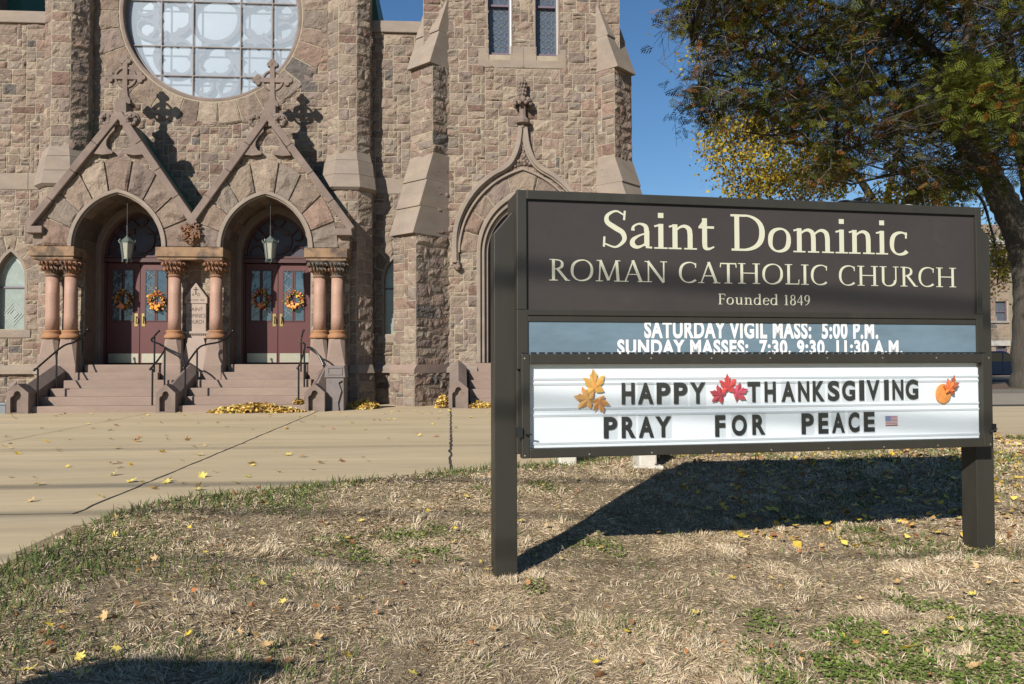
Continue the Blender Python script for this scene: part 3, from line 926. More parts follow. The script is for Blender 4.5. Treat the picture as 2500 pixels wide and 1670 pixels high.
_fontcache = {}
def text_mesh(s, bold=0.0, spacing=1.0):
    """flat outline mesh of a string in the built-in font: (V (n,2), F)"""
    k = (s, bold, spacing)
    if k in _fontcache:
        return _fontcache[k]
    cu = bpy.data.curves.new("t", 'FONT')
    cu.body = s
    cu.offset = bold
    cu.space_character = spacing
    cu.fill_mode = 'BOTH'
    cu.resolution_u = 6
    ob = bpy.data.objects.new("t", cu)
    S.collection.objects.link(ob)
    dg = bpy.context.evaluated_depsgraph_get()
    dg.update()
    me = ob.evaluated_get(dg).to_mesh()
    V = np.array([v.co[:2] for v in me.vertices])
    F = [tuple(p.vertices) for p in me.polygons]
    ob.evaluated_get(dg).to_mesh_clear()
    bpy.data.objects.remove(ob)
    bpy.data.curves.remove(cu)
    _fontcache[k] = (V, F)
    return V, F

def fit_text(s, u0, u1, v0, v1, mp, lift, bold=0.0, spacing=1.0):
    V, F = text_mesh(s, bold, spacing)
    lo, hi = V.min(0), V.max(0)
    U = u0 + (V[:, 0] - lo[0]) / (hi[0] - lo[0]) * (u1 - u0)
    Q = v0 + (V[:, 1] - lo[1]) / (hi[1] - lo[1]) * (v1 - v0)
    return mp(U, Q, np.full(len(U), lift)), F

# ---------------------------------------------------------------- serif lettering drawn with a broad pen
T_, t_n = .125, .05
def pen_line(x0, y0, x1, y1, w0, w1=None):
    return np.array([(x0, y0), (x1, y1)]), np.array([w0, w0 if w1 is None else w1])
def pen_ell(cx, cy, rx, ry, a0, a1, wt=T_, wn=t_n, tilt=18, n=30):
    a = np.radians(np.linspace(a0, a1, n))
    w = wn + (wt - wn) * np.abs(np.cos(a - math.radians(180 - tilt))) ** 1.25
    return np.stack([cx + (rx - w / 2 * np.abs(np.cos(a))) * np.cos(a), cy + (ry - w / 2 * np.abs(np.sin(a))) * np.sin(a)], -1), w
def pen_cat(pts, ws, n=8):
    P = catmull([(x, y, w) for (x, y), w in zip(pts, ws)], n)
    return P[:, :2], P[:, 2]
def ser(x, y, w, h=.04):
    return pen_line(x - w / 2, y + h / 2, x + w / 2, y + h / 2, h)
L_ = pen_line
GL = {
 'R': (.76, [L_(.17, 0, .17, 1, T_), ser(.17, 0, .33), ser(.12, .96, .2), L_(.17, .97, .31, .97, .05), pen_ell(.29, .755, .28, .235, 90, -90), L_(.17, .54, .32, .54, .05), L_(.33, .54, .68, .03, .115), ser(.72, 0, .18)]),
 'O': (.98, [pen_ell(.49, .5, .45, .515, 0, 360)]),
 'M': (1.06, [L_(.16, 0, .21, 1, .06), L_(.2, 1, .53, .05, .12), L_(.53, .05, .85, 1, .06), L_(.85, 1, .91, 0, T_), ser(.16, 0, .28), ser(.91, 0, .33), ser(.14, .96, .16), ser(.92, .96, .16)]),
 'A': (.84, [L_(.1, 0, .42, 1, .06), L_(.41, 1.02, .74, 0, T_), L_(.22, .35, .62, .35, .05), ser(.1, 0, .26), ser(.75, 0, .3)]),
 'N': (.96, [L_(.17, 0, .17, .97, .065), L_(.14, 1, .79, -.01, .12), L_(.79, 0, .79, 1, .065), ser(.17, 0, .28), ser(.11, .96, .2), ser(.79, .96, .28)]),
 'C': (.84, [pen_ell(.48, .5, .43, .515, 48, 312), L_(.745, .95, .745, .73, .045)]),
 'T': (.74, [L_(.37, 0, .37, .97, T_), L_(.03, .965, .71, .965, .065), ser(.37, 0, .33), L_(.055, .99, .035, .78, .045), L_(.685, .99, .705, .78, .045)]),
 'H': (.97, [L_(.17, 0, .17, 1, T_), L_(.79, 0, .79, 1, T_), L_(.17, .52, .79, .52, .05), ser(.17, 0, .32), ser(.79, 0, .32), ser(.17, .96, .32), ser(.79, .96, .32)]),
 'L': (.67, [L_(.17, 0, .17, 1, T_), L_(.03, .03, .6, .03, .06), L_(.6, 0, .62, .25, .045), ser(.17, .96, .32)]),
 'I': (.36, [L_(.18, 0, .18, 1, T_), ser(.18, 0, .33), ser(.18, .96, .33)]),
 'U': (.93, [L_(.18, 1, .18, .3, T_), pen_ell(.455, .31, .335, .325, 180, 360), L_(.76, .28, .76, 1, .065), ser(.18, .96, .32), ser(.76, .96, .26)]),
 'S': (.64, [pen_cat([(.53, .88), (.34, .975), (.14, .86), (.13, .68), (.32, .53), (.50, .40), (.53, .20), (.33, .02), (.07, .10)], [.04, .05, .085, .12, .135, .125, .10, .052, .04]), L_(.555, .99, .535, .74, .05), L_(.045, .02, .06, .29, .05)]),
 'D': (.96, [L_(.2, 0, .2, 1, T_), L_(.04, .968, .42, .968, .06), L_(.06, .03, .42, .03, .06), pen_ell(.40, .5, .52, .5, 90, -90, .145, .055, 8)]),
 'F': (.62, [L_(.17, 0, .17, 1, T_), L_(.04, .968, .57, .968, .06), L_(.57, .99, .59, .78, .045), L_(.17, .52, .49, .52, .05), L_(.49, .6, .49, .42, .04), ser(.17, 0, .33)]),
 'a': (.60, [pen_cat([(.105, .47), (.125, .58), (.26, .655), (.41, .60), (.445, .45)], [.09, .06, .05, .10, .125]), L_(.445, .47, .445, .06, T_), L_(.42, .035, .575, .025, .05), pen_cat([(.44, .405), (.27, .345), (.115, .23), (.10, .10), (.20, .03), (.33, .07), (.43, .15)], [.045, .05, .10, .125, .09, .055, .045])]),
 'i': (.36, [L_(.19, 0, .19, .67, T_), ser(.19, 0, .33), L_(.03, .60, .19, .645, .05), L_(.19, .83, .19, .965, .135)]),
 'n': (.74, [L_(.18, 0, .18, .67, T_), L_(.03, .60, .18, .645, .05), pen_cat([(.2, .5), (.31, .60), (.43, .625), (.53, .55), (.555, .4)], [.045, .06, .09, .12, .125]), L_(.555, .42, .555, 0, T_), ser(.18, 0, .32), ser(.565, 0, .32)]),
 't': (.46, [L_(.18, .86, .18, .16, T_), L_(.03, .615, .42, .615, .065), pen_cat([(.18, .18), (.20, .06), (.29, .03), (.42, .09)], [.125, .11, .065, .04]), L_(.06, .63, .2, .85, .05)]),
 'o': (.68, [pen_ell(.34, .325, .30, .345, 0, 360)]),
 'm': (1.12, [L_(.18, 0, .18, .67, T_), L_(.03, .60, .18, .645, .05), pen_cat([(.2, .5), (.31, .60), (.43, .625), (.53, .55), (.555, .4)], [.045, .06, .09, .12, .125]), L_(.555, .42, .555, 0, T_), pen_cat([(.57, .5), (.68, .60), (.80, .625), (.90, .55), (.93, .4)], [.045, .06, .09, .12, .125]), L_(.93, .42, .93, 0, T_), ser(.18, 0, .32), ser(.555, 0, .3), ser(.94, 0, .32)]),
 'c': (.56, [pen_ell(.34, .325, .295, .345, 50, 315), L_(.5, .645, .495, .47, .05)]),
 'u': (.74, [L_(.18, .67, .18, .2, T_), pen_cat([(.18, .22), (.21, .09), (.31, .035), (.43, .07), (.55, .17)], [.125, .11, .08, .055, .045]), L_(.555, 0, .555, .67, T_), L_(.04, .645, .18, .65, .05), L_(.42, .645, .56, .65, .05), L_(.555, .02, .68, .02, .04)]),
 'e': (.60, [pen_ell(.33, .325, .285, .345, 5, 322), L_(.1, .37, .58, .37, .05)]),
 'd': (.72, [pen_ell(.32, .325, .285, .345, 0, 360), L_(.55, 0, .55, 1.03, T_), L_(.40, .985, .55, 1.01, .05), L_(.55, .02, .68, .02, .04)]),
 '1': (.5, [L_(.26, 0, .26, .97, T_), ser(.26, 0, .34), L_(.1, .86, .26, .945, .06)]),
 '8': (.56, [pen_ell(.28, .745, .205, .24, 0, 360, .1), pen_ell(.28, .27, .245, .285, 0, 360, .12)]),
 '4': (.58, [L_(.40, 0, .40, .97, .115), L_(.38, .95, .05, .31, .055), L_(.04, .29, .55, .29, .06)]),
 '9': (.56, [pen_ell(.28, .67, .24, .31, 0, 360), pen_cat([(.47, .62), (.44, .36), (.32, .14), (.12, .0)], [.11, .10, .07, .04])]),
 ' ': (.34, []),
}
def serif_text(s, u0, u1, v0, cap, mp, lift, gap=.0, weight=1.0, vslope=0.0):
    """list of mesh parts: pen ribbons of the string between u0 and u1, baseline v0, cap height cap."""
    x = 0.0
    items = []
    xs = []
    for ch in s:
        adv, st = GL[ch]
        for P, w in st:
            items.append((P + np.array([x, 0]), w * weight))
            xs += [P[:, 0].min() + x - w.max() / 2 * .7, P[:, 0].max() + x + w.max() / 2 * .7]
        x += adv + gap
    lo, hi = min(xs), max(xs)
    sx = (u1 - u0) / (hi - lo)
    out = []
    for k, (P, w) in enumerate(items):
        D = np.gradient(P, axis=0)
        D /= np.linalg.norm(D, axis=1)[:, None] + 1e-9
        Nn = np.stack([-D[:, 1], D[:, 0]], -1) * (w / 2)[:, None]
        A, B = P + Nn, P - Nn
        Q = np.vstack([A, B])
        U = u0 + (Q[:, 0] - lo) * sx
        Vv = v0 + Q[:, 1] * cap
        n = len(P)
        F = [(i, n + i, n + i + 1, i + 1) for i in range(n - 1)]
        out.append((mp(U, Vv, np.full(2 * n, lift + .00012 * (k % 9))), F))
    return out

PLQ = FRONT(18.80)
lt = []
for (txt, y0, y1, hw) in (("SAINT", 759.5, 751, .66), ("DOMINICS", 775.5, 766, .94), ("CHURCH", 790.5, 781, .78)):
    lt.append(fit_text(txt, pc_ - pw * hw, pc_ + pw * hw, zP(y0), zP(y1), PLQ, .0015))
PL2 = FRONT(18.78)
lt.append(fit_text("A  D", pc_ - pw * .42, pc_ + pw * .42, zP(723), zP(716), PL2, .0015))
lt.append(fit_text("1849 DOM. 1905", pc_ - pw * .85, pc_ + pw * .85, zP(735), zP(730.5), PL2, .0015))
lt.append(box(pc_ - .012, pc_ + .012, 18.777, 18.7795, zP(720), zP(701)))
lt.append(box(pc_ - .055, pc_ + .055, 18.7772, 18.7793, zP(708), zP(706)))
build("incised_lettering", lt, mat("incised_shade", (.06, .042, .035), .9), plaque)

# ---------------------------------------------------------------- the tower
TC = 1.62
w1 = [at_y(px, 100, Y_TOW)[0] for px in (1193, 1246)]
w2 = [at_y(px, 100, Y_TOW)[0] for px in (1309, 1361)]
ZSILL = 8.62
ip = in_arch(TC, 1.54, 3.7, 2.04)
iop = in_arch(TC, 1.08, 3.72, 1.5, -1)
sillbox = lambda u, v: (np.abs(u - TC) < 1.08) & (v > 8.28) & (v < 8.64)
win = lambda u, v: (v > 8.6) & (((u > w1[0] - .02) & (u < w1[1] + .02)) | ((u > w2[0] - .02) & (u < w2[1] + .02)))
jamb = lambda u, v: (np.abs(u - TC) < 1.13) & (v < 3.75)
okt = lambda u, v: ~(ip(u, v) & (v > 3.7)) & ~jamb(u, v) & ~sillbox(u, v) & ~win(u, v) & ~((v > .80) & (v < 1.04))
okt_b = lambda u, v: ~win(u, v) & ~iop(u, v)
tower = build("tower_wall", [p for p in (rock(r, FRONT(Y_TOW), ok=okt) for r in ashlar(-.8, 4.05, -.05, 11.4)) if p is not None] +
              [backing(-.8, 4.05, -.05, 11.4, FRONT(Y_TOW), okt_b)] +
              [(*box(-.75, w1[0], Y_TOW + .3, 24, 5.6, 13), 1), (*box(w2[1], 4.02, Y_TOW + .31, 24, 5.6, 13), 1), (*box(-.74, 4.01, Y_TOW + .6, 23.9, -.1, 12.9), 1)],
              [M_rock, M_mortar], church, color=True)
build("plinth_course", [([(x0, Y_TOW - .12, .80), (x1, Y_TOW - .12, .80), (x1, Y_TOW - .12, .9), (x0, Y_TOW - .12, .9), (x1, Y_TOW + .02, 1.04), (x0, Y_TOW + .02, 1.04), (x0, Y_TOW, .80), (x1, Y_TOW, .80)],
          [(0, 1, 2, 3), (3, 2, 4, 5), (0, 6, 7, 1), (0, 3, 5, 6), (1, 7, 4, 2)]) for x0, x1 in ((-.8, .5), (2.75, 4.0))], M_dress, tower)
for (a, b) in (w1, w2):
    tw = build("tower_window", [box(a - .02, a + .035, Y_TOW + .10, Y_TOW + .28, 8.6, 12), box(b - .035, b + .02, Y_TOW + .10, Y_TOW + .28, 8.6, 12),
                                box(a + .035, b - .035, Y_TOW + .11, Y_TOW + .27, 8.62, 8.68), box(a + .035, b - .035, Y_TOW + .112, Y_TOW + .268, 9.83, 9.88)], M_winframe, church)
    build("pane", [box(a, b, Y_TOW + .2, Y_TOW + .22, 8.62, 12)], M_winglass, tw)
    ld = []
    nx, nz = 3, 17
    for i in range(nz * 2):
        z = 8.7 + i * .17
        for j in range(nx):
            x = a + .05 + (j + .5) * (b - a - .1) / nx
            hw = (b - a - .1) / nx / 2
            ld.append(tube([(x - hw, Y_TOW + .19, z), (x, Y_TOW + .19, z + .06), (x + hw, Y_TOW + .19, z)], .0045, 4))
            ld.append(tube([(x, Y_TOW + .188, z + .06), (x, Y_TOW + .188, z + .13), (x - hw, Y_TOW + .188, z + .17)], .0042, 4))
            ld.append(tube([(x, Y_TOW + .186, z + .13), (x + hw, Y_TOW + .186, z + .17)], .0042, 4))
    build("leading", ld, M_came, tw)
    build("reveal", [box(a - .05, a - .021, Y_TOW - .028, Y_TOW + .29, 8.64, 12), box(b + .023, b + .05, Y_TOW - .028, Y_TOW + .29, 8.64, 12)], M_dress, tw)
    build("white_bead", [box(b - .012, b + .022, Y_TOW + .02, Y_TOW + .1, 8.62, 12)], M_white, tw)
sl_ = []
for (x0, x1) in ((TC - 1.08, w1[0]), (w1[1], w2[0]), (w2[1], TC + 1.08)):
    xm = (x0 + x1) / 2
    if x0 == w1[1]:
        sl_ += [box(x0, xm - .003, Y_TOW - .02, Y_TOW + .25, 8.27, 8.80), box(xm + .003, x1, Y_TOW - .02, Y_TOW + .25, 8.27, 8.80)]
    else:
        sl_ += [box(x0, x1, Y_TOW - .02, Y_TOW + .25, 8.27, 8.74)]
for (a, b) in (w1, w2):
    sl_.append(([(a, Y_TOW - .019, 8.27), (b, Y_TOW - .019, 8.27), (b, Y_TOW - .019, 8.45), (a, Y_TOW - .019, 8.45), (b, Y_TOW + .2, 8.64), (a, Y_TOW + .2, 8.64)], [(0, 1, 2, 3), (3, 2, 4, 5)]))
build("window_sill", sl_, M_dress, tower)
# portal of the tower: jambs, arch rings, voussoirs, ogee hood, finial, door
pm = []
for (a, dy0, dy1, wdt) in ((1.03, -.05, .12, .10), (.93, .02, .22, .095), (.84, .12, .34, .085)):
    k = 3.5
    r_i, r_o = 1.39 * a, 1.39 * (a + wdt)
    ii = [(TC - a, 1.03)] + arch(TC, a, k + .22, r_i * 1.0, 20) + [(TC + a, 1.03)]
    oo = [(TC - a - wdt, 1.03)] + arch(TC, a + wdt, k + .22, r_o * 1.0, 20) + [(TC + a + wdt, 1.03)]
    pm.append(band(ii, oo, Y_TOW + dy0, Y_TOW + dy1))
portal = build("portal_moulding", pm, M_dress, church, bevel=.02)
fi, fo = arch_fn(TC, 1.12, 3.72, 1.56), arch_fn(TC, 1.55, 3.7, 2.05)
build("arch_voussoirs", voussoirs(fi, fo, Y_TOW - .01, [-1, -.8, -.6, -.4, -.15, .15, .4, .6, .8, 1], amp=(.03, .06)) , [M_rock], portal, color=True)
xs_ = lambda p: (TC + p[0], p[1])
hood = []
left = catmull([(-1.66, 3.45), (-1.665, 3.87), (-1.65, 4.17), (-1.58, 4.49), (-1.40, 4.9), (-1.11, 5.30), (-.76, 5.60), (-.45, 5.78), (-.26, 5.98), (-.12, 6.34), (-.055, 6.8)], 5)
for sg in (-1, 1):
    P = np.array([(-sg * x if sg < 0 else -x, z) for x, z in left]) if False else np.array([(x * (1 if sg < 0 else -1), z) for x, z in left])
    for k, (off, w, ya, yb) in enumerate(((0, .055, -.15, .02), (.065, .032, -.10, .02))):
        D = np.gradient(P, axis=0); D /= np.linalg.norm(D, axis=1)[:, None]
        Nn = np.stack([-D[:, 1], D[:, 0]], -1) * (1 if sg < 0 else -1)
        A = P - Nn * (off + w); B = P - Nn * (off - w)
        inner, outer = [(TC + q[0], q[1]) for q in A], [(TC + q[0], q[1]) for q in B]
        if sg > 0: inner, outer = inner[::-1], outer[::-1]
        hood.append(band(inner, outer, Y_TOW + ya + (.0015 if sg > 0 else 0), Y_TOW + yb))
hood.append(band(arch(TC, 1.53, 3.7, 2.03), arch(TC, 1.58, 3.7, 2.09), Y_TOW - .09, Y_TOW + .02))
ho = build("ogee_hood", hood, M_dress, portal, bevel=.015)
cr = []
for k in range(60):
    z = rng.uniform(5.83, 6.45)
    hw = .42 * (1 - (z - 5.8) / .75) ** 1.5
    cr.append(ball((TC + rng.uniform(-hw, hw), Y_TOW - .03, z), rng.uniform(.03, .055), 6, 4))
cr.append(prism([(TC - .5, 5.78), (TC, 5.86), (TC + .5, 5.78), (TC + .2, 6.05), (TC + .06, 6.5), (TC - .06, 6.5), (TC - .2, 6.05)], Y_TOW - .03, Y_TOW))
for sg in (-1, 1):
    hs_ = []
    for k in range(6):
        hs_.append(ball((TC + sg * 1.6 + rng.uniform(-.05, .05), Y_TOW - .09 + rng.uniform(-.04, .04), 3.42 - .05 * k % .2 + rng.uniform(-.06, .06)), .06, 7, 5, jit=.08))
    build("head_stop", hs_, M_dressd, ho, smooth=True)
build("carved_leaf", cr, M_dressd, ho, smooth=True)
fn = [lathe([(.055, 6.75), (.06, 6.83), (.17, 6.86), (.18, 6.93), (.12, 6.98), (.1, 7.0), (.085, 7.06), (.08, 7.3), (.10, 7.36), (.09, 7.42), (.075, 7.5), (.08, 7.56), (.085, 7.65), (.07, 7.8), (.04, 7.95), (.008, 8.06)], (TC, Y_TOW - .12), 8)]
for k in range(8):
    a = k * math.pi / 4
    fn.append(ball((TC + .17 * math.cos(a), Y_TOW - .12 + .17 * math.sin(a), 7.40), .075, 8, 6, jit=.06))
    fn.append(ball((TC + .20 * math.cos(a + .3), Y_TOW - .12 + .20 * math.sin(a + .3), 7.32), .05, 7, 5))
    for q in range(4):
        fn.append(ball((TC + .085 * math.cos(a + q), Y_TOW - .12 + .085 * math.sin(a + q), 7.58 + q * .09), .03, 6, 4, (1, 1, 1.5)))
build("finial", fn, M_dressd, portal)
td = build("door", [box(TC - .87, TC + .87, Y_TOW + .4, Y_TOW + .48, 1.0, 5.0)], M_tymp, church)
build("door_panel", [box(TC - .84, TC - .78, Y_TOW + .33, Y_TOW + .4, 1.03, 3.5), box(TC - .02, TC + .02, Y_TOW + .36, Y_TOW + .4, 1.03, 3.5), box(TC - .84, TC + .84, Y_TOW + .33, Y_TOW + .4, 3.5, 3.6)], M_doorfr, td)
build("kick_plate", [box(TC - .77, TC - .03, Y_TOW + .385, Y_TOW + .398, 1.05, 1.30)], M_steel, td)

# diagonal buttresses at the two tower corners, in stages with weatherings
def buttress(cx, sg):
    e1 = np.array([sg * .7071, -.7071, 0]); e2 = np.array([.7071, sg * .7071, 0])     # outwards; along the width to the right
    o = np.array([cx, Y_TOW, 0])
    parts = []
    up = np.array([0, 0, 1.0])
    for (L, hw, z0, z1) in ((.74, .43, -.06, .82), (.66, .39, .98, 4.1), (.12, .385, 4.1, 8.25), (-.34, .38, 8.25, 11.6)):
        back = -.75
        faces = [(o + e1 * L - e2 * hw, e2, 2 * hw, e1), (o + e1 * back - e2 * hw, e1, L - back, -e2) if False else (o + e1 * L + e2 * hw, -e1, L - back, e2), (o + e1 * back - e2 * hw, e1, L - back, -e2)]
        for (p0, eu, Lu, nrm) in faces:
            mp = flat_map(p0, eu, up, nrm)
            if np.dot(np.cross(eu, up), nrm) < 0:
                pass
            parts += stone_wall(0, Lu, z0, z1, mp, rects=ashlar(0, Lu, z0, z1, .13, .1, wmax=5) if Lu > .5 else courses(0, Lu, z0, z1), amp=(.02, .05))
    b = build("buttress", parts, [M_rock, M_mortar], church, color=True)
    # dressed weatherings: wedge courses in the (s, z) profile
    wp = []
    def wedge(prof, hw):
        n = len(prof)
        V = [o + e1 * s - e2 * hw + up * z for s, z in prof] + [o + e1 * s + e2 * hw + up * z for s, z in prof]
        return np.array(V), [tuple(range(n)), tuple(range(2 * n - 1, n - 1, -1))] + [(i, i + n, (i + 1) % n + n, (i + 1) % n) for i in range(n)]
    for (s0, z0, s1, z1, n, hw) in ((.74, 4.05, .12, 6.05, 3, .42), (.20, 8.2, -.36, 9.9, 2, .41)):
        wp = []
        for k in range(n):
            a, c = k / n, (k + 1) / n
            sa, za, sc, zc = s0 + (s1 - s0) * a, z0 + (z1 - z0) * a, s0 + (s1 - s0) * c, z0 + (z1 - z0) * c
            ov = .035
            wp.append(wedge([(sa + ov, za), (sa + ov - .004, za + .03), (sc + .004, zc), (-.7, zc), (-.7, za)], hw - .004 * k))
        build("weathering", wp, M_dress, b, bevel=.01)
    build("plinth_course", [wedge([(.76, .80), (.76, .88), (.67, 1.0), (-.7, 1.0), (-.7, .80)], .45)], M_step, b)
buttress(-.75, -1)
buttress(4.02, 1)

# ---------------------------------------------------------------- stairs, cheek blocks, handrails
NOS = [(16.90, .165), (17.22, .34), (17.55, .508), (17.88, .675), (18.22, .84), (18.62, 1.015)]
STEP = 0.0
stairs = []
def stair_flight(label, xs, name="entrance_stairs"):
    t = thing(name, label, "steps", "flights of sandstone steps")
    for k, ((x0, x1), (yf, zt)) in enumerate(zip(xs, NOS)):
        zb = NOS[k - 1][1] - .03 if k else -.2
        n = 1
        P = []
        for i in range(n):
            a, b = x0 + (x1 - x0) * i / n, x0 + (x1 - x0) * (i + 1) / n
            P.append(box(a + (.002 if i else 0), b - (.002 if i < n - 1 else 0), yf, (NOS[k + 1][0] + .03) if k < 5 else 19.8, zb, zt))
        build("step", P, M_step, t, bevel=.014)
    return t
stair_flight("broad flight of worn brownstone steps up to the left-hand porch doors, clear of leaves", [(-8.80, -6.16), (-8.72, -6.16), (-8.60, -6.16), (-8.48, -6.2), (-8.40, -6.62), (-8.38, -6.70)])
stair_flight("brownstone steps to the right-hand porch doors with leaves heaped at their foot", [(-5.74, -3.13), (-5.74, -3.13), (-5.74, -3.13), (-5.66, -3.2), (-5.24, -3.4), (-5.18, -3.42)])
t = thing("side_stairs", "short brownstone steps leading to the tower door, partly hidden by the sign", "steps", "flights of sandstone steps")
for k in range(5):
    build("step", [box(.30, 3.1, 17.95 + .32 * k, 17.95 + .32 * (k + 1) + (.02 if k < 4 else .5), -.1 if k == 0 else .23 + .2 * (k - 1) - .03, .23 + .2 * k)], M_step, t, bevel=.012)

def cheek(xc, hw, y0, y1, zf, zb, label, pitched=True):
    t = thing("stone_cheek_block", label, "cheek block", "gabled cheek blocks beside the steps")
    # sloping body with a gabled top, and a gabled head block with a trefoil niche in front
    hs = .17
    def sec(y, zt):
        return [(xc - hw, y, -.15), (xc + hw, y, -.15), (xc + hw, y, zt - hs), (xc, y, zt), (xc - hw, y, zt - hs)]
    V = sec(y0 + .30, zf - .02) + sec(y1, zb)
    F = [tuple(range(4, -1, -1)), tuple(range(5, 10))] + [(i, (i + 1) % 5, (i + 1) % 5 + 5, i + 5) for i in range(5)]
    build("sloping_coping", [(V, F)], M_dressd, t, bevel=.012)
    # front block: outer face with the niche cut out
    hw2 = hw + .015
    outer = [(xc - hw2, -.15), (xc + hw2, -.15), (xc + hw2, zf - hs), (xc, zf + .01), (xc - hw2, zf - hs)]
    niche = [(xc - hw * .66, .05), (xc + hw * .66, .05)]
    for c, r, a0, a1 in (((hw * .36, zf * .52), hw * .32, -10, 80), ((0, zf * .68), hw * .33, 5, 175), ((-hw * .36, zf * .52), hw * .32, 100, 190)):
        niche += [(xc + c[0] + r * math.cos(math.radians(q)), c[1] + r * math.sin(math.radians(q))) for q in np.linspace(a0, a1, 8)]
    nn = len(niche)
    # match: sample the outer outline radially from the niche centre so both rings have equal counts
    cz = zf * .4
    def hit(ax_, az_):
        best = 9
        for i in range(5):
            (x1_, z1_), (x2_, z2_) = outer[i], outer[(i + 1) % 5]
            ex, ez = x2_ - x1_, z2_ - z1_
            den = ax_ * ez - az_ * ex
            if abs(den) < 1e-9: continue
            s_ = ((x1_ - xc) * ez - (z1_ - cz) * ex) / den
            q_ = ((x1_ - xc) * az_ - (z1_ - cz) * ax_) / den
            if s_ > 0 and -1e-6 <= q_ <= 1 + 1e-6: best = min(best, s_)
        return (xc + ax_ * best, cz + az_ * best)
    ring_in, ring_out = [], []
    for i in range(nn):
        p, q = niche[i], niche[(i + 1) % nn]
        for k in range(3):
            ring_in.append((p[0] + (q[0] - p[0]) * k / 3, p[1] + (q[1] - p[1]) * k / 3))
    # insert outer corners by direction
    ang = [math.atan2(z - cz, x - xc) for x, z in ring_in]
    ring_out = [hit(math.cos(a), math.sin(a)) for a in ang]
    for (ox, oz) in outer:
        k = min(range(len(ang)), key=lambda i: abs((ang[i] - math.atan2(oz - cz, ox - xc) + math.pi) % (2 * math.pi) - math.pi))
        ring_out[k] = (ox, oz)
    build("niche_block", [band(ring_in, ring_out, y0, y0 + .32, True), prism([(xc - hw * .7, .0), (xc + hw * .7, .0), (xc + hw * .7, zf * .75), (xc, zf * .95), (xc - hw * .7, zf * .75)], y0 + .11, y0 + .3)], M_dressd, t)
zpx = lambda px, py, y: at_y(px, py, y)[2]
cheek(at_y(42, 960, 16.75)[0], .20, 16.75, 18.3, .62, 1.04, "gabled stone cheek block with a trefoil niche at the left end of the porch steps")
cheek(at_y(404, 960, 16.75)[0], .18, 16.75, 18.3, .60, 1.04, "gabled stone cheek block with a trefoil niche between the two porch flights")
cheek(at_y(768, 960, 16.75)[0], .19, 16.75, 18.3, .60, 1.00, "gabled stone cheek block with a trefoil niche beside the grey pedestal receptacle")
cheek(at_y(1119, 950, 17.55)[0], .20, 17.55, 18.9, .64, 1.12, "grey gabled stone cheek block with a trefoil niche left of the tower steps")

def handrail(label, posts, path, rad=.021):
    t = thing("handrail", label, "handrail", "black iron handrails on the porch steps")
    build("rail", [tube(path, rad, 8), ball(path[0], rad * 1.5, 8, 6), ball(path[-1], rad * 1.5, 8, 6)], M_rail, t, smooth=True)
    for (x, y, z0, z1) in posts:
        build("post", [tube([(x, y, z0), (x, y, z1)], .020, 8)], M_rail, t, smooth=False)
def rail_path(px_list):
    return catmull([tuple(at_y(a, b, y)) for a, b, y in px_list], 5)
def rp(px, pyb, pyt, y, zb):
    p = at_y(px, (pyb + pyt) / 2, y)
    return (p[0], y, zb, at_y(px, pyt, y)[2])
handrail("black handrail climbing the left edge of the left-hand porch steps", [rp(92, 985, 900, 17.05, .16), rp(138, 944, 855, 17.8, .505), rp(198, 905, 822, 18.5, .83)],
         rail_path([(84, 903, 16.95), (92, 897, 17.05), (137, 858, 17.8), (160, 842, 18.1), (180, 836, 18.25), (197, 824, 18.5), (214, 805, 18.7)]))
handrail("bent black handrail on the porch steps just left of the middle cheek block", [rp(372, 985, 900, 17.05, .16), rp(402, 942, 852, 17.8, .505), rp(377, 905, 822, 18.5, .83)],
         rail_path([(367, 901, 16.95), (372, 896, 17.05), (388, 876, 17.4), (403, 853, 17.8), (402, 847, 17.85), (390, 840, 18.0), (374, 834, 18.25), (370, 829, 18.35), (377, 821, 18.5), (388, 808, 18.7)]))
handrail("black handrail with a long bent top rail, right of the middle cheek block", [rp(452, 985, 898, 17.05, .16), rp(481, 942, 850, 17.8, .505), rp(558, 905, 823, 18.5, .83)],
         rail_path([(449, 899, 16.95), (453, 893, 17.05), (482, 853, 17.75), (500, 842, 18.05), (535, 835, 18.3), (557, 822, 18.5), (569, 808, 18.7)]))
handrail("black handrail curving down at the right end of the right-hand porch steps", [rp(729, 985, 900, 17.05, .16), rp(743, 942, 852, 17.8, .505), rp(735, 905, 826, 18.5, .83)],
         rail_path([(727, 899, 16.95), (730, 893, 17.05), (738, 872, 17.5), (745, 845, 17.9), (742, 838, 18.0), (735, 834, 18.25), (735, 828, 18.4), (738, 818, 18.55), (741, 807, 18.7)]))
t = thing("wall_rail", "short bent black rail running from the centre handrail down behind the middle cheek block", "handrail")
build("rail", [tube(rail_path([(392, 842, 18.0), (410, 852, 17.85), (440, 866, 17.7), (449, 880, 17.6), (452, 897, 17.5)]), .021, 8)], M_rail, t, smooth=True)
t = thing("curved_rail", "curved black rail dropping from the stone pedestal to the cheek block beside the grey receptacle", "handrail")
build("rail", [tube(rail_path([(751, 848, 18.0), (763, 851, 17.9), (778, 868, 17.8), (792, 897, 17.7)]), .021, 8)], M_rail, t, smooth=True)

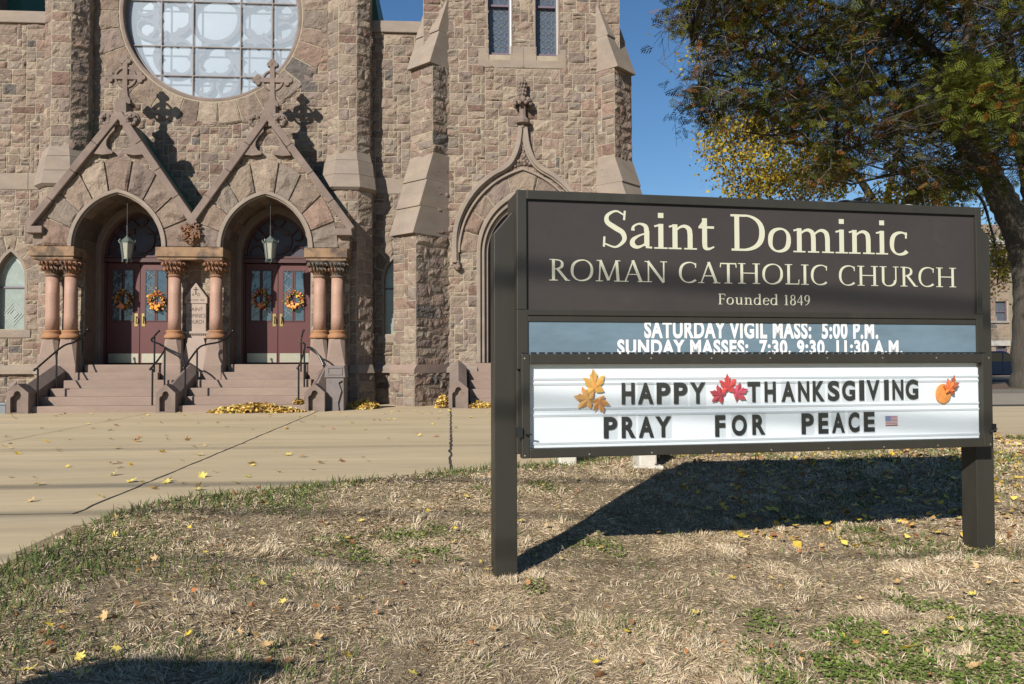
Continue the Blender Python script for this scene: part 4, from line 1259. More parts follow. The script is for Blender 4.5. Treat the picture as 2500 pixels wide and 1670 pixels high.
# lanterns hanging in the porches
def lantern(px, label):
    y = 18.62
    P = lambda py: at_y(px, py, y)[2]
    xc = at_y(px, 600, y)[0]
    t = thing("hanging_lantern", label, "lantern", "hanging lanterns in the porch arches")
    build("chain", [tube([(xc, y, P(577)), (xc, y, 5.0)], .006, 5)] + [ringpart(xc, P(577) + .03 + .05 * k, .012, .006, y - .006, y + .006, 8) for k in range(5)], M_lead, t)
    zt, zb = P(592), P(631)
    build("cap", [lathe([(.160, zt - .0), (.170, zt + .012), (.03, P(578)), (.015, P(576))], (xc, y), 6)], M_lantern, t)
    gl = build("lantern_glass", [lathe([(.138, zt), (.088, zb)], (xc, y), 6)], M_langlass, t)
    fr = []
    for k in range(6):
        a = 2 * math.pi * k / 6
        c, s_ = math.cos(a), math.sin(a)
        fr.append(tube([(xc + .144 * c, y + .144 * s_, zt), (xc + .094 * c, y + .094 * s_, zb)], .014, 5))
        fr.append(tube([(xc + .15 * c, y + .15 * s_, zt - .02), (xc + .185 * c, y + .185 * s_, zt + .02), (xc + .18 * c, y + .18 * s_, zt + .06)], .009, 5))
        fr.append(tube([(xc + .094 * c, y + .094 * s_, zb), (xc + .105 * c, y + .105 * s_, zb - .05), (xc + .10 * c, y + .10 * s_, zb - .09)], .009, 5))
    fr.append(lathe([(.143, zt - .02), (.15, zt - .02), (.15, zt + .01), (.143, zt + .01)], (xc, y), 6))
    fr.append(lathe([(.092, zb - .02), (.099, zb - .02), (.099, zb + .01), (.02, zb + .012)], (xc, y), 6))
    fr.append(lathe([(.02, zb), (.02, zb - .06), (.03, zb - .075), (.004, zb - .12)], (xc, y), 8))
    build("lantern_frame", fr, M_lantern, t)
lantern(310, "green grey hexagonal lantern hanging in the left-hand porch arch")
lantern(660, "green grey hexagonal lantern hanging in the right-hand porch arch")

# wreaths on the doors
def wreath(px, py, pal, flower, label):
    y = Y_DOOR - .05
    c = at_y(px, py, y)
    t = thing("autumn_wreath", label, "wreath", "autumn wreaths hung on the porch doors")
    ring = [(c[0] + .15 * math.cos(q), y, c[2] + .15 * math.sin(q)) for q in np.linspace(0, 2 * np.pi, 30)]
    build("twig_ring", [tube(ring, .022, 6)], mat("wreath_twig", (.05, .025, .012), .9), t)
    P = []
    for k in range(230):
        q = rng.uniform(0, 2 * np.pi); r = .155 + rng.normal(0, .038)
        p = np.array([c[0] + r * math.cos(q), y - rng.uniform(.0, .06), c[2] + r * math.sin(q)])
        d = np.array([math.cos(q + rng.normal(0, .9)), rng.uniform(-.7, .0), math.sin(q + rng.normal(0, .9))]) * rng.uniform(.03, .065)
        s_ = np.cross(d, rng.standard_normal(3)); s_ = s_ / np.linalg.norm(s_) * np.linalg.norm(d) * .35
        col = np.array(pal[rng.integers(len(pal))]) * rng.uniform(.7, 1.25)
        P.append((np.array([p, p + d * .5 + s_, p + d, p + d * .5 - s_]), [(0, 1, 2, 3)], 0, col))
    build("wreath_leaves", P, [M_foliage_o], t, color=True)
    B = []
    for k in range(14):
        B.append((*ball((c[0] + rng.normal(0, .05), y - .07 - rng.uniform(0, .02), c[2] - .16 + rng.normal(0, .03)), rng.uniform(.025, .04), 7, 5, jit=.1), 0, np.array(flower) * rng.uniform(.75, 1.2)))
    build("ribbon_flower", B, [M_foliage_o], t, color=True)
red = [(.42, .10, .03), (.5, .22, .04), (.25, .05, .02), (.12, .10, .02), (.45, .30, .05)]
yel = [(.6, .30, .04), (.62, .42, .06), (.45, .16, .03), (.14, .12, .03), (.5, .10, .04)]
wreath(302, 731, red, (.55, .20, .08), "red and orange leaf wreath on the left leaf of the left-hand doors")
wreath(381, 734, yel, (.75, .33, .06), "orange leaf wreath half hidden behind the pink column of the left-hand doors")
wreath(637, 730, red, (.55, .20, .08), "dark red leaf wreath in shade on the left leaf of the right-hand doors")
wreath(718, 732, yel, (.75, .35, .10), "sunlit orange and yellow leaf wreath on the right leaf of the right-hand doors")

# grey receptacle at the right end of the porch steps
xa, xb = at_y(795, 950, 17.0)[0], at_y(841, 950, 17.0)[0]
zt = zpx(818, 893, 17.0)
zm = zpx(818, 922, 17.0)
t = thing("stone_receptacle", "grey cast stone receptacle with a framed panel and vase relief, beside the right-hand column", "receptacle")
build("body", [box(xa + .01, xb - .01, 17.0, 17.42, -.15, zm)], M_receptacle, t, bevel=.02)
build("vase_relief", [prism([(xa + .10, -.08), (xb - .10, -.08), (xb - .13, .2), (xb - .06, .45), (xb - .12, .62), (xb - .05, zm - .06), (xa + .05, zm - .06), (xa + .12, .62), (xa + .06, .45), (xa + .13, .2)], 16.955, 17.01)], M_receptacle, t)
build("lid", [prism([(xa - .02, zm), (xb + .02, zm), (xb + .02, zm + .03), (xb, zt), (xa, zt), (xa - .02, zm + .03)], 16.97, 17.44)], M_receptacle, t, bevel=.012)
build("framed_panel", [box(xa + .04, xb - .04, 16.955, 16.972, zm + .06, zm + .085), box(xa + .04, xb - .04, 16.955, 16.972, zt - .05, zt - .025), box(xa + .04, xa + .065, 16.956, 16.972, zm + .085, zt - .05), box(xb - .065, xb - .04, 16.956, 16.972, zm + .085, zt - .05)], M_receptacle, t)
# the bluish box at the far left edge
t = thing("metal_box", "bluish grey metal box at the foot of the wall, left of the first cheek block", "box")
xe = at_y(14, 990, 16.8)[0]
build("casing", [box(xe - .75, xe, 16.8, 17.3, -.1, .20)], M_lead2, t, bevel=.01)
build("lid", [box(xe - .77, xe + .012, 16.78, 17.32, .20, .245)], M_lead2, t, bevel=.01)
# ---------------------------------------------------------------- ground: paving, lawn, drive, far ground
def z_pave(x, y):
    return .03 - .02 * np.maximum(0.0, 16.9 - np.asarray(y, float))
EDGE = np.array([(-2.35, -6), (-2.5, 1.0), (-2.62, 3.2), (-2.69, 4.93), (-2.715, 5.4), (-2.726, 5.93), (-2.676, 6.43), (-2.553, 6.84), (-2.35, 7.14), (-1.782, 7.41), (-1.211, 7.79),
                 (-.49, 8.16), (.402, 8.68), (.848, 8.78), (2.415, 9.58), (4.18, 10.14), (6.2, 10.7), (9.0, 11.3), (14, 11.7), (40, 12.2)])
def edge_dist(x, y):
    x = np.asarray(x, float); y = np.asarray(y, float)
    best = np.full(x.shape, 1e9)
    for a, b in zip(EDGE[:-1], EDGE[1:]):
        d = b - a
        t = np.clip(((x - a[0]) * d[0] + (y - a[1]) * d[1]) / (d @ d), 0, 1)
        best = np.minimum(best, np.hypot(x - a[0] - t * d[0], y - a[1] - t * d[1]))
    return best
def in_lawn(x, y):
    """right of / in front of the edge line"""
    x = np.asarray(x, float); y = np.asarray(y, float)
    yy = np.interp(x, EDGE[6:, 0], EDGE[6:, 1], left=-99)
    xx = np.interp(y, EDGE[:7, 1], EDGE[:7, 0])
    return (y < yy) & (x > np.where(y < 6.43, xx, -2.676))
def z_lawn(x, y):
    d = np.clip(edge_dist(x, y) / 3.2, 0, 1)
    s = d * d * (3 - 2 * d)
    dip = .26 * s * (1 - .05 * np.clip(x, 0, 8))
    return z_pave(x, y) + .015 - dip + (vnoise(np.asarray(x) * 1.7 + 9, np.asarray(y) * 1.7) - .5) * .05 * s

M_pave = mat("tan_concrete", (.57, .455, .285), .92, noise=[(.5, .84, 1.13), (3.5, .89, 1.09), (120, .93, 1.05)], noise2=[(1.3, (.50, .335, .17), .60, .82), (.8, (.46, .40, .29), .55, .85)], bump=(90, .2, .004), stretch=(.35, 2.6, 1), spec=.2)
M_joint = mat("joint_filler", (.035, .028, .02), .95, noise=(8, .6, 1.6))
M_soil = mat("lawn_soil", (.34, .26, .165), .98, noise=[(3, .75, 1.2), (40, .65, 1.35)], noise2=(.9, (.25, .20, .11), .5, .75), bump=(60, .8, .02), spec=.1)
M_asph = mat("asphalt", (.14, .13, .115), .95, noise=[(1, .85, 1.1), (80, .85, 1.15)], spec=.2)
M_grass = mat("grass_blades", (.3, .25, .15), .8, col_attr=True, spec=.2)
M_leafc = mat("leaf_tissue", (.5, .35, .05), .6, col_attr=True, noise=(30, .8, 1.15), spec=.3)

pts = [(-90, -14), (EDGE[0][0], -14)] + [tuple(e) for e in EDGE] + [(90, 12.4), (90, 16.9), (-90, 16.9)]
build("plaza_paving", [([(x, y, float(z_pave(x, y))) for x, y in pts], [tuple(range(len(pts)))]), ([(-90, 16.9, .03), (6.4, 16.9, .03), (6.4, 22, .03), (-90, 22, .03)], [(0, 1, 2, 3)])], M_pave)["kind"] = "structure"
bpy.data.objects["plaza_paving"]["label"] = "tan concrete paving in front of the church steps"
g = build("far_ground", [([(-300, 16.85, .015), (300, 16.85, .015), (300, 900, .015), (-300, 900, .015)], [(0, 1, 2, 3)])], M_asph)
tag(g, "grey asphalt drive and street beyond the lawn", None, None, "structure")
xs, ys = np.arange(-2.8, 14.01, .08), np.arange(-6, 13.6, .08)
XX, YY = np.meshgrid(xs, ys)
idx = np.arange(XX.size).reshape(XX.shape)
Q = np.stack([idx[:-1, :-1], idx[:-1, 1:], idx[1:, 1:], idx[1:, :-1]], -1).reshape(-1, 4)
cxm, cym = (XX[:-1, :-1] + XX[1:, 1:]) / 2, (YY[:-1, :-1] + YY[1:, 1:]) / 2
Q = Q[in_lawn(cxm, cym).ravel() | ((edge_dist(cxm, cym) < .05)).ravel()]
ZZ = z_lawn(XX, YY)
lawn = build("lawn", [(np.stack([XX, YY, ZZ], -1).reshape(-1, 3), Q), ([(13.9, -6, -.5), (90, -6, -.5), (90, 12.3, -.08), (13.9, 11.6, -.08)], [(0, 1, 2, 3)])], M_soil, smooth=True)
tag(lawn, "dry trampled lawn sloping down from the paving", None, None, "structure")
def strip(pts, w, z=.004):
    P = np.array(pts); L = len(P)
    d = np.gradient(P, axis=0); d /= np.linalg.norm(d, axis=1)[:, None]
    nrm = np.stack([-d[:, 1], d[:, 0]], -1)
    ww = (w * (1 + rng.uniform(-.35, .35, L)) / 2)[:, None]
    A, B = P + nrm * ww, P - nrm * ww
    V = [(x, y, float(z_pave(x, y)) + z) for x, y in np.vstack([A, B])]
    return V, [(i, i + L, i + L + 1, i + 1) for i in range(L - 1)]
def wob(x0, y0, x1, y1, a=.012, n=60):
    t = np.linspace(0, 1, n)
    return [(x0 + (x1 - x0) * q + rng.normal(0, a), y0 + (y1 - y0) * q) for q in t]
j = build("paving_joint", [strip(wob(-3.03, 6.56, -2.87, 16.8, .006), .019), strip(wob(-.06, 8.55, -.12, 16.85, .008), .030), strip(wob(-.12, 16.92, -.16, 18.4, .008), .030, .005)], M_joint)
tag(j, "dark expansion joints running across the paving to the steps", None, None, "structure")
j = build("paving_score_line", [strip(wob(-6.6, 5.0, -6.23, 16.6, .003), .012), strip([(x, 6.58 + .0 * x) for x in np.linspace(-9, -3.0, 20)], .012), strip([(x, 11.2) for x in np.linspace(-9, 1.5, 20)], .006)], mat("score_shade", (.24, .19, .125), .95))
tag(j, "thin score lines in the tan paving", None, None, "structure")

# drive, kerb and planting strip on the right
kx0 = 7.5
k = build("kerb", [box(kx0 + i * 2.5, kx0 + (i + 1) * 2.5 - .01, 24.0, 24.18, -.1, .16) for i in range(14)], M_asph, bevel=.02)  # dark asphalt colour stands in for tree shade on the kerb
tag(k, "grey kerb of the planting strip beyond the drive", None, None, "structure")
g = build("planting_strip", [([(kx0, 24.18, .15), (42, 24.18, .15), (42, 31, .20), (kx0, 31, .20)], [(0, 1, 2, 3)])], mat("leaf_strewn_soil", (.12, .065, .035), .95, noise=[(3, .6, 1.4), (25, .6, 1.5)], noise2=(5, (.05, .07, .02), .5, .7)))
tag(g, "leaf strewn planting strip under the trees", None, None, "structure")
g = build("drive", [([(6.5, 17.5, .035), (60, 17.5, .035), (60, 23.9, .036), (6.5, 23.9, .036)], [(0, 1, 2, 3)])], mat("pale_drive", (.33, .28, .21), .95, noise=[(1, .85, 1.1), (40, .88, 1.1)]))  # colour toned darker in place of dappled branch shade
tag(g, "pale drive behind the sign", None, None, "structure")

# ---------------------------------------------------------------- the sign
SY = math.radians(6.73)
SO = np.array([.400, 5.21, 0.0])
EU, EN, EZ = np.array([math.cos(SY), math.sin(SY), 0]), np.array([math.sin(SY), -math.cos(SY), 0]), np.array([0, 0, 1.0])
def suv(px, py, n=0.0):
    d = ray(px, py)
    o = SO + EN * n
    t = ((o - CAM) @ EN) / (d @ EN)
    p = CAM + d * t - o
    return p @ EU, p[2]
SM = Matrix(((EU[0], -EN[0], 0, SO[0]), (EU[1], -EN[1], 0, SO[1]), (0, 0, 1, 0), (0, 0, 0, 1)))   # (u, depth behind the face, z) -> place
def sb(u0, u1, n0, n1, z0, z1):
    """box in sign coordinates; n grows towards the viewer."""
    return xf(box(min(u0, u1), max(u0, u1), -max(n0, n1), -min(n0, n1), min(z0, z1), max(z0, z1)), SM)
def smap(n0):
    return lambda u, v, h: SO + u[:, None] * EU + (h + n0)[:, None] * EN + v[:, None] * EZ
def U(px, py, n=0.0): return suv(px, py, n)[0]
def Zm(pl, pr, n=0.0): return (suv(*pl, n)[1] + suv(*pr, n)[1]) / 2

uL, uR = U(1262, 640), U(2398, 650)
zT = Zm((1262, 466), (2390, 503))
zB = Zm((1267, 1123), (2424, 1088), .035)
sign = thing("church_sign", "wide bronze framed church notice board on two posts with a white message panel", "sign")
pn = -.13
posts = []
pu = [(U(1207, 900, pn), U(1262, 900, pn)), None]
wpost = pu[0][1] - pu[0][0]
pu0 = pu[0]
pu1r = U(2429, 1250, pn)
pu1 = (pu1r - wpost, pu1r)
for (a, b), out_left in ((pu0, True), (pu1, False)):
    zt = suv(1262, 520, pn)[1] if out_left else suv(2390, 540, pn)[1]
    zc = suv(1208, 569, pn)[1] if out_left else zt - .12
    z0 = -.75
    pol = [(a, z0), (b, z0), (b, zt), (b - .035, zt), (a, zc)] if out_left else [(a, z0), (b, z0), (b, zc), (a + .035, zt), (a, zt)]
    build("post", [xf(prism(pol, -pn, -pn + wpost), SM)], M_bronze, sign, bevel=.004)
# cabinet body and the front frame of the fixed part
zMid1, zMid2 = Zm((1290, 761), (2385, 762)), Zm((1290, 789.5), (2389, 789))
zS2 = Zm((1290, 862), (2391, 860.5))
uPl, uPr = U(1286, 620), U(2384, 640)
zPt = Zm((1286, 489.5), (2379, 522))
uDl, uDr = U(1274, 1000, .035), U(2422, 1000, .035)
zDt = Zm((1274, 866), (2420, 862), .035)
build("cabinet", [sb(uL + .004, uR - .004, -.045, -.36, zB + .02, zT - .004)], M_bronze, sign, bevel=.006)
fb = [sb(uL, uPl, -.045, 0, zMid1, zT), sb(uPr, uR, -.045, 0, zMid1, zT), sb(uPl, uPr, -.045, -.001, zPt, zT), ]
fb += [sb(uL, uL + .075, -.046, -.002, zDt - .1, zMid1), sb(uR - .055, uR, -.046, -.002, zDt - .1, zMid1)]
fb += [sb(uPl, uPr, -.044, -.002, (zMid1 + zMid2) / 2 + .002, zMid1), sb(uL + .075, uR - .055, -.044, -.006, zMid2, (zMid1 + zMid2) / 2 - .002)]
build("frame", fb, M_bronze, sign, bevel=.004)
npnl = build("name_panel", [sb(uPl, uPr, -.04, -.022, zMid1, zPt)], M_panel, sign)
build("gasket", [sb(uPl, uPr, -.0215, -.012, zPt - .006, zPt), sb(uPl, uPl + .006, -.0215, -.012, zMid1, zPt - .006)], M_dark, npnl)
ln = -.0205
tp = []
def put(s, x0, x1, yb0, yb1, ytop, w=1.0, gap=0.0):
    u0, zb0 = suv(x0, yb0, ln); u1, zb1 = suv(x1, yb1, ln)
    cap = suv(x0, ytop, ln)[1] - zb0
    return serif_text(s, u0, u1, (zb0 + zb1) / 2, cap, smap(ln), .0004, gap, w)
tp += put("Saint Dominic", 1472, 2218, 607, 620, 515, 1.0)
tp += put("ROMAN CATHOLIC CHURCH", 1340, 2335, 688, 698.5, 635.5, .92, .03)
tp += put("Founded 1849", 1753, 1977, 744, 744.5, 718, .95, .05)
build("lettering", tp, M_cream, npnl)
uSl, uSr = U(1290, 830), U(2391, 830)
sched = build("schedule_panel", [sb(uL + .07, uR - .05, -.044, -.014, zS2 - .06, zMid2 + .03)], M_sched, sign)
sn = -.0135
r1 = [suv(1573, 826, sn), suv(2144, 824, sn)]
r2 = [suv(1507, 871.5, sn), suv(2204, 869.5, sn)]
h1 = suv(1573, 782, sn)[1] - suv(1573, 826, sn)[1]
build("schedule_lettering", [fit_text("SATURDAY VIGIL MASS:  5:00 P.M.", r1[0][0], r1[1][0], r1[0][1], r1[0][1] + h1, smap(sn), .001, .042, 1.13),
                             fit_text("SUNDAY MASSES:  7:30, 9:30, 11:30 A.M.", r2[0][0], r2[1][0], r2[0][1] - .004, r2[0][1] - .004 + h1, smap(sn), .0012, .042, 1.13)], M_vinyl, sched)
# hinged door over the message panel
uFl, uFr = U(1294, 1000, .035), U(2401, 1000, .035)
zFt, zFb = Zm((1294, 891), (2399, 885), .035), Zm((1295, 1100), (2403, 1066), .035)
door = build("door_frame", [sb(uDl, uFl, -.03, .035, zB, zDt), sb(uFr, uDr, -.03, .0352, zB, zDt), sb(uFl, uFr, -.03, .0345, zFt, zDt), sb(uFl, uFr, -.03, .0347, zB, zFb)], M_bronze, sign, bevel=.005)
hd = [sb(uDl + .01 + k * (uDr - uDl - .02) / 62, uDl + .01 + (k + .62) * (uDr - uDl - .02) / 62, .0, .028, zDt + .002, zDt + .012) for k in range(62)]
build("piano_hinge", hd, M_dark, door)
sw = []
for k in range(9):
    q = uDl + .02 + k * (uDr - uDl - .04) / 8
    for zz_ in (zB + .018, zDt - .03):
        sw.append(xf(lathe([(.006, 0), (.006, .003), (.001, .0045)], (0, 0), 8), SM @ Matrix.Translation((q, -.0352, zz_)) @ Matrix.Rotation(math.pi / 2, 4, 'X')))
build("screws", sw, M_steel, door)
mf = build("message_face", [sb(uFl - .02, uFr + .02, -.05, -.012, zFb - .03, zFt + .03)], M_face, sign)
tk = []
for (a, b) in ((924, 917), (936, 928), (996, 984), (1011, 999), (1079, 1060)):
    z = Zm((1300, a), (2396, b), -.012)
    tk.append(sb(uFl - .01, uFr + .01, -.013, -.004, z - .004, z + .003))
    tk.append(sb(uFl - .01, uFr + .01, -.0125, -.007, z - .012, z - .004))
build("letter_track", tk, M_track, mf)
build("glazing", [sb(uFl - .005, uFr + .005, .012, .016, zFb - .005, zFt + .005)], M_glaze, door)
lat = [sb(U(1262, 1058, .04), U(1276, 1058, .04), .0, .05, suv(1265, 1068, .04)[1], suv(1265, 1045, .04)[1]), xf(tube([(uDl + .01, -.06, suv(1270, 1058, .04)[1]), (uDl + .06, -.065, suv(1270, 1061, .04)[1])], .006, 6), SM)]
build("latch", lat, M_dark, door)
lat = [sb(uDr - .005, uDr + .03, -.01, .04, suv(2424, 1056, .04)[1], suv(2424, 1035, .04)[1]), xf(tube([(uDr - .03, -.05, suv(2424, 1052, .04)[1] - .01), (uDr + .02, -.055, suv(2424, 1046, .04)[1])], .007, 6), SM)]
build("latch", lat, M_dark, door)
wz = suv(2100, 494, -.1)[1]
wu = U(2100, 494, -.1)
P = catmull([(wu - .17, .1, zT + .02), (wu - .1, .12, zT + .035), (wu - .02, .1, zT + .02), (wu + .05, .11, zT + .05), (wu + .02, .13, zT + .06), (wu - .05, .1, zT + .03), (wu + .12, .1, zT + .025), (wu + .2, .1, zT + .012)], 6)
w = build("loose_cable", [xf(tube(P, .011, 6), SM), xf(tube(P + np.array([.05, .02, .004]), .008, 6), SM)], M_dark)
tag(w, "tangle of black cable lying on top of the sign", "cable")
w = build("white_strip", [xf(tube([(wu + .3, .09, zT + .008), (wu + .4, .1, zT + .016), (wu + .52, .1, zT + .008)], .008, 6), SM)], M_vinyl)
tag(w, "short white plastic strip lying on top of the sign", "strip")

# changeable letters: each one a clear tile with a black letter
ROWS = [("HAPPY", "first row", [(375, 445), (463, 548), (566, 640), (660, 733), (748, 832)], (122, 240), (119, 237)),
        ("THANKSGIVING", "first row", [(1062, 1130), (1155, 1215), (1247, 1320), (1338, 1398), (1418, 1482), (1500, 1563), (1578, 1648), (1672, 1698), (1712, 1782), (1808, 1832), (1853, 1912), (1925, 1993)], (116, 228), (103, 213)),
        ("PRAY", "second row", [(277, 350), (375, 450), (468, 550), (558, 645)], (307, 425), (304, 420)),
        ("FOR", "second row", [(885, 940), (976, 1057), (1088, 1158)], (298, 416), (294, 405)),
        ("PEACE", "second row", [(1357, 1423), (1449, 1502), (1523, 1592), (1613, 1672), (1697, 1755)], (288, 402), (281, 388))]
ORD = ["first", "second", "third", "fourth", "fifth", "sixth", "seventh", "eighth", "ninth", "tenth", "eleventh", "twelfth"]
def L2(x, y): return 1350 + x * .4472, 880 + y * .4472
for word, row, spans, (t0, b0), (t1, b1) in ROWS:
    n_ = len(word)
    for i, (ch, (xa, xb)) in enumerate(zip(word, spans)):
        q = i / max(1, n_ - 1)
        ty_, by_ = t0 + (t1 - t0) * q, b0 + (b1 - b0) * q
        (ua, za), (ub, zb_) = suv(*L2(xa, by_), -.004), suv(*L2(xb, ty_), -.004)
        loc = SO + EU * (ua + ub) / 2 + EN * -.003 + EZ * za
        V, F = fit_text(ch, ua, ub, za, zb_, smap(-.0025), 0, .038 if ch not in "I" else .03)
        o = build("sign_letter", [(V, F)], M_letter, loc=loc)
        tag(o, f"black letter {ch} on a clear tile, {ORD[i]} letter of the word {word}", "letter", "changeable letters on the white message panel")
        pad = .0035
        build("tile", [sb(ua - pad, ub + pad, -.0036, -.0031, za - .012, zb_ + .012)], M_tile, o)

# maple leaf outline, shared by decorations and fallen leaves
def maple(n_l=5, depth=.45, rot=0.0):
    tips = [(0, 1.0), (52, .92), (112, .62), (-112, .62), (-52, .92)]
    out = []
    for a, r in [(0, 1.0), (13, .70), (20, .74), (27, .46), (40, .72), (52, .92), (60, .66), (72, .62), (84, .40), (100, .50), (116, .62), (135, .40), (165, .28),
                 (180, .2), (195, .28), (225, .40), (244, .62), (260, .50), (276, .40), (288, .62), (300, .66), (308, .92), (320, .72), (333, .46), (340, .74), (347, .70)]:
        q = math.radians(a + rot)
        out.append((r * math.sin(q), r * math.cos(q)))
    return out
MP = maple()
def leaf_decal(cx, cz, r, rot, n, col, c2, sx=1.0):
    q = math.radians(rot)
    V, F, C = [], [], []
    P = [(sx * x * math.cos(q) - y * math.sin(q), sx * x * math.sin(q) + y * math.cos(q)) for x, y in MP]
    V.append(SO + EU * cx + EN * (n + .004) + EZ * cz); C.append(c2)
    for i, (x, y) in enumerate(P):
        V.append(SO + EU * (cx + x * r) + EN * (n + .004 * math.sin(i * 1.3)) + EZ * (cz + y * r))
        C.append(np.array(col) * (.8 + .35 * ((i * 7) % 5) / 5) if i % 3 else np.array(c2))
    m = len(P)
    F = [(0, 1 + (i + 1) % m, 1 + i) for i in range(m)]
    return V, F, 0, np.array(C)
def L3(x, y): return suv(1350 + x * .4472, 880 + y * .4472, -.002)
M_fabric = mat("fabric_leaf", (.5, .3, .05), .7, col_attr=True, noise=(40, .75, 1.2))
def leaf_r(px): return px * .4472 * 5.4 / FPX
(ax_, az_), (bx_, bz_), (c_x, c_z) = L3(228, 148), L3(192, 212), L3(250, 222)
o = build("leaf_decoration", [leaf_decal(bx_, bz_, leaf_r(84), 78, .003, (.62, .24, .06), (.60, .34, .09)), leaf_decal(c_x, c_z, leaf_r(70), 200, .006, (.62, .30, .07), (.52, .20, .06)), leaf_decal(ax_, az_, leaf_r(104), 6, .001, (.60, .37, .07), (.60, .26, .05), .85)], M_fabric, color=True)
tag(o, "three orange and yellow cloth maple leaves at the left end of the white panel", "decoration", "autumn decorations on the message panel")
(ax_, az_), (bx_, bz_), (c_x, c_z) = L3(955, 150), L3(915, 192), L3(1000, 180)
o = build("leaf_decoration", [leaf_decal(bx_, bz_, leaf_r(72), 70, .003, (.45, .02, .03), (.30, .02, .05)), leaf_decal(c_x, c_z, leaf_r(74), -70, .006, (.55, .05, .07), (.40, .04, .09)), leaf_decal(ax_, az_, leaf_r(82), 4, .001, (.62, .05, .04), (.45, .03, .04), .9)], M_fabric, color=True)
tag(o, "cluster of red cloth maple leaves between the words HAPPY and THANKSGIVING", "decoration", "autumn decorations on the message panel")
(ax_, az_), (bx_, bz_) = L3(2142, 150), L3(2128, 182)
pk = []
V, F = ball((0, 0, 0), leaf_r(58), 18, 10, (.9, .12, 1.0))
pk.append((np.array([SO + EU * (bx_ + v[0]) + EN * (.004 - v[1]) + EZ * (bz_ + v[2]) for v in V]), F, 0, np.array((.68, .24, .05))))
pk.append(leaf_decal(ax_ + leaf_r(22), az_ - leaf_r(4), leaf_r(88), -18, .022, (.26, .06, .03), (.36, .09, .03), .7))
pk.append(leaf_decal(ax_ + leaf_r(8), az_ - leaf_r(6), leaf_r(62), 12, .03, (.66, .18, .03), (.52, .11, .03), .9))
o = build("pumpkin_decoration", pk, M_fabric, color=True)
tag(o, "orange pumpkin cut-out with a brown maple leaf at the right end of the white panel", "decoration", "autumn decorations on the message panel")
# flag sticker
(fu0, fz0), (fu1, fz1) = L3(1817, 355), L3(1881, 303)
M_fr, M_fb, M_fw = mat("flag_red", (.50, .06, .06), .6), mat("flag_blue", (.08, .12, .36), .6), mat("flag_white", (.72, .72, .72), .6)
st = []
for k in range(13):
    st.append((*sb(fu0, fu1, -.004, -.0015, fz0 + (fz1 - fz0) * k / 13, fz0 + (fz1 - fz0) * (k + 1) / 13), 0 if k % 2 == 0 else 1))
st.append((*sb(fu0 - .0005, fu0 + (fu1 - fu0) * .45, -.004, -.0012, fz0 + (fz1 - fz0) * .46, fz1 + .0005), 2))
for i in range(5):
    for j_ in range(4):
        x, z = fu0 + (fu1 - fu0) * (.05 + .085 * i), fz0 + (fz1 - fz0) * (.53 + .12 * j_)
        st.append((*sb(x, x + .004, -.0012, -.0008, z, z + .004), 1))
o = build("flag_sticker", st, [M_fr, M_fw, M_fb])
tag(o, "small stars and stripes flag sticker after the word PEACE", "sticker")

# white stone bench at the paving edge behind the sign
t = thing("stone_bench", "low white stone bench at the paving edge, seen under the sign", "bench")
MB_ = mat("white_limestone", (.62, .58, .50), .9, noise=[(5, .85, 1.1)], bump=(20, .5, .02))
for px in (1385, 1580):
    d = ray(px, 1136); tt = (float(z_pave(0, 9.2)) - 1) / d[2]; p = CAM + d * tt
    build("leg", [box(p[0] - .10, p[0] + .10, p[1] - .05, p[1] + .3, -.3, .28), box(p[0] - .17, p[0] + .17, p[1] - .1, p[1] + .36, -.3, -.12)], MB_, t, bevel=.02)
build("seat", [box(.85, 2.75, 9.1, 9.6, .28, .38)], MB_, t, bevel=.02)
# ---------------------------------------------------------------- trees
M_bark = mat("grey_bark", (.075, .064, .050), .95, noise=[(6, .7, 1.3), (1.2, .85, 1.15)], noise2=(2.5, (.07, .075, .045), .5, .75), bump=(12, .9, .06), stretch=(1, 1, .35))
M_twig = mat("bare_twigs", (.11, .092, .078), .95)
M_needle = thin_leaf("evergreen_sprays", .2)
M_yleaf = thin_leaf("yellow_leaves", .45)
def pin(poly, n):
    P = np.array(poly, float)
    lo, hi = P.min(0), P.max(0)
    out = []
    while len(out) < n:
        q = rng.uniform(lo, hi)
        c = False
        for (x1, y1), (x2, y2) in zip(P, np.roll(P, -1, 0)):
            if (y1 > q[1]) != (y2 > q[1]) and q[0] < (x2 - x1) * (q[1] - y1) / (y2 - y1) + x1:
                c = not c
        if c: out.append(q)
    return np.array(out)
def limb(pts, n=10):
    P = catmull([(*at_depth(a, b, d), r) for a, b, d, r in pts], 6)
    rad = P[:, 3] * (1 + .06 * rng.standard_normal(len(P)))
    return P[:, :3], np.maximum(rad, .01), tube(P[:, :3], np.maximum(rad, .01), n)

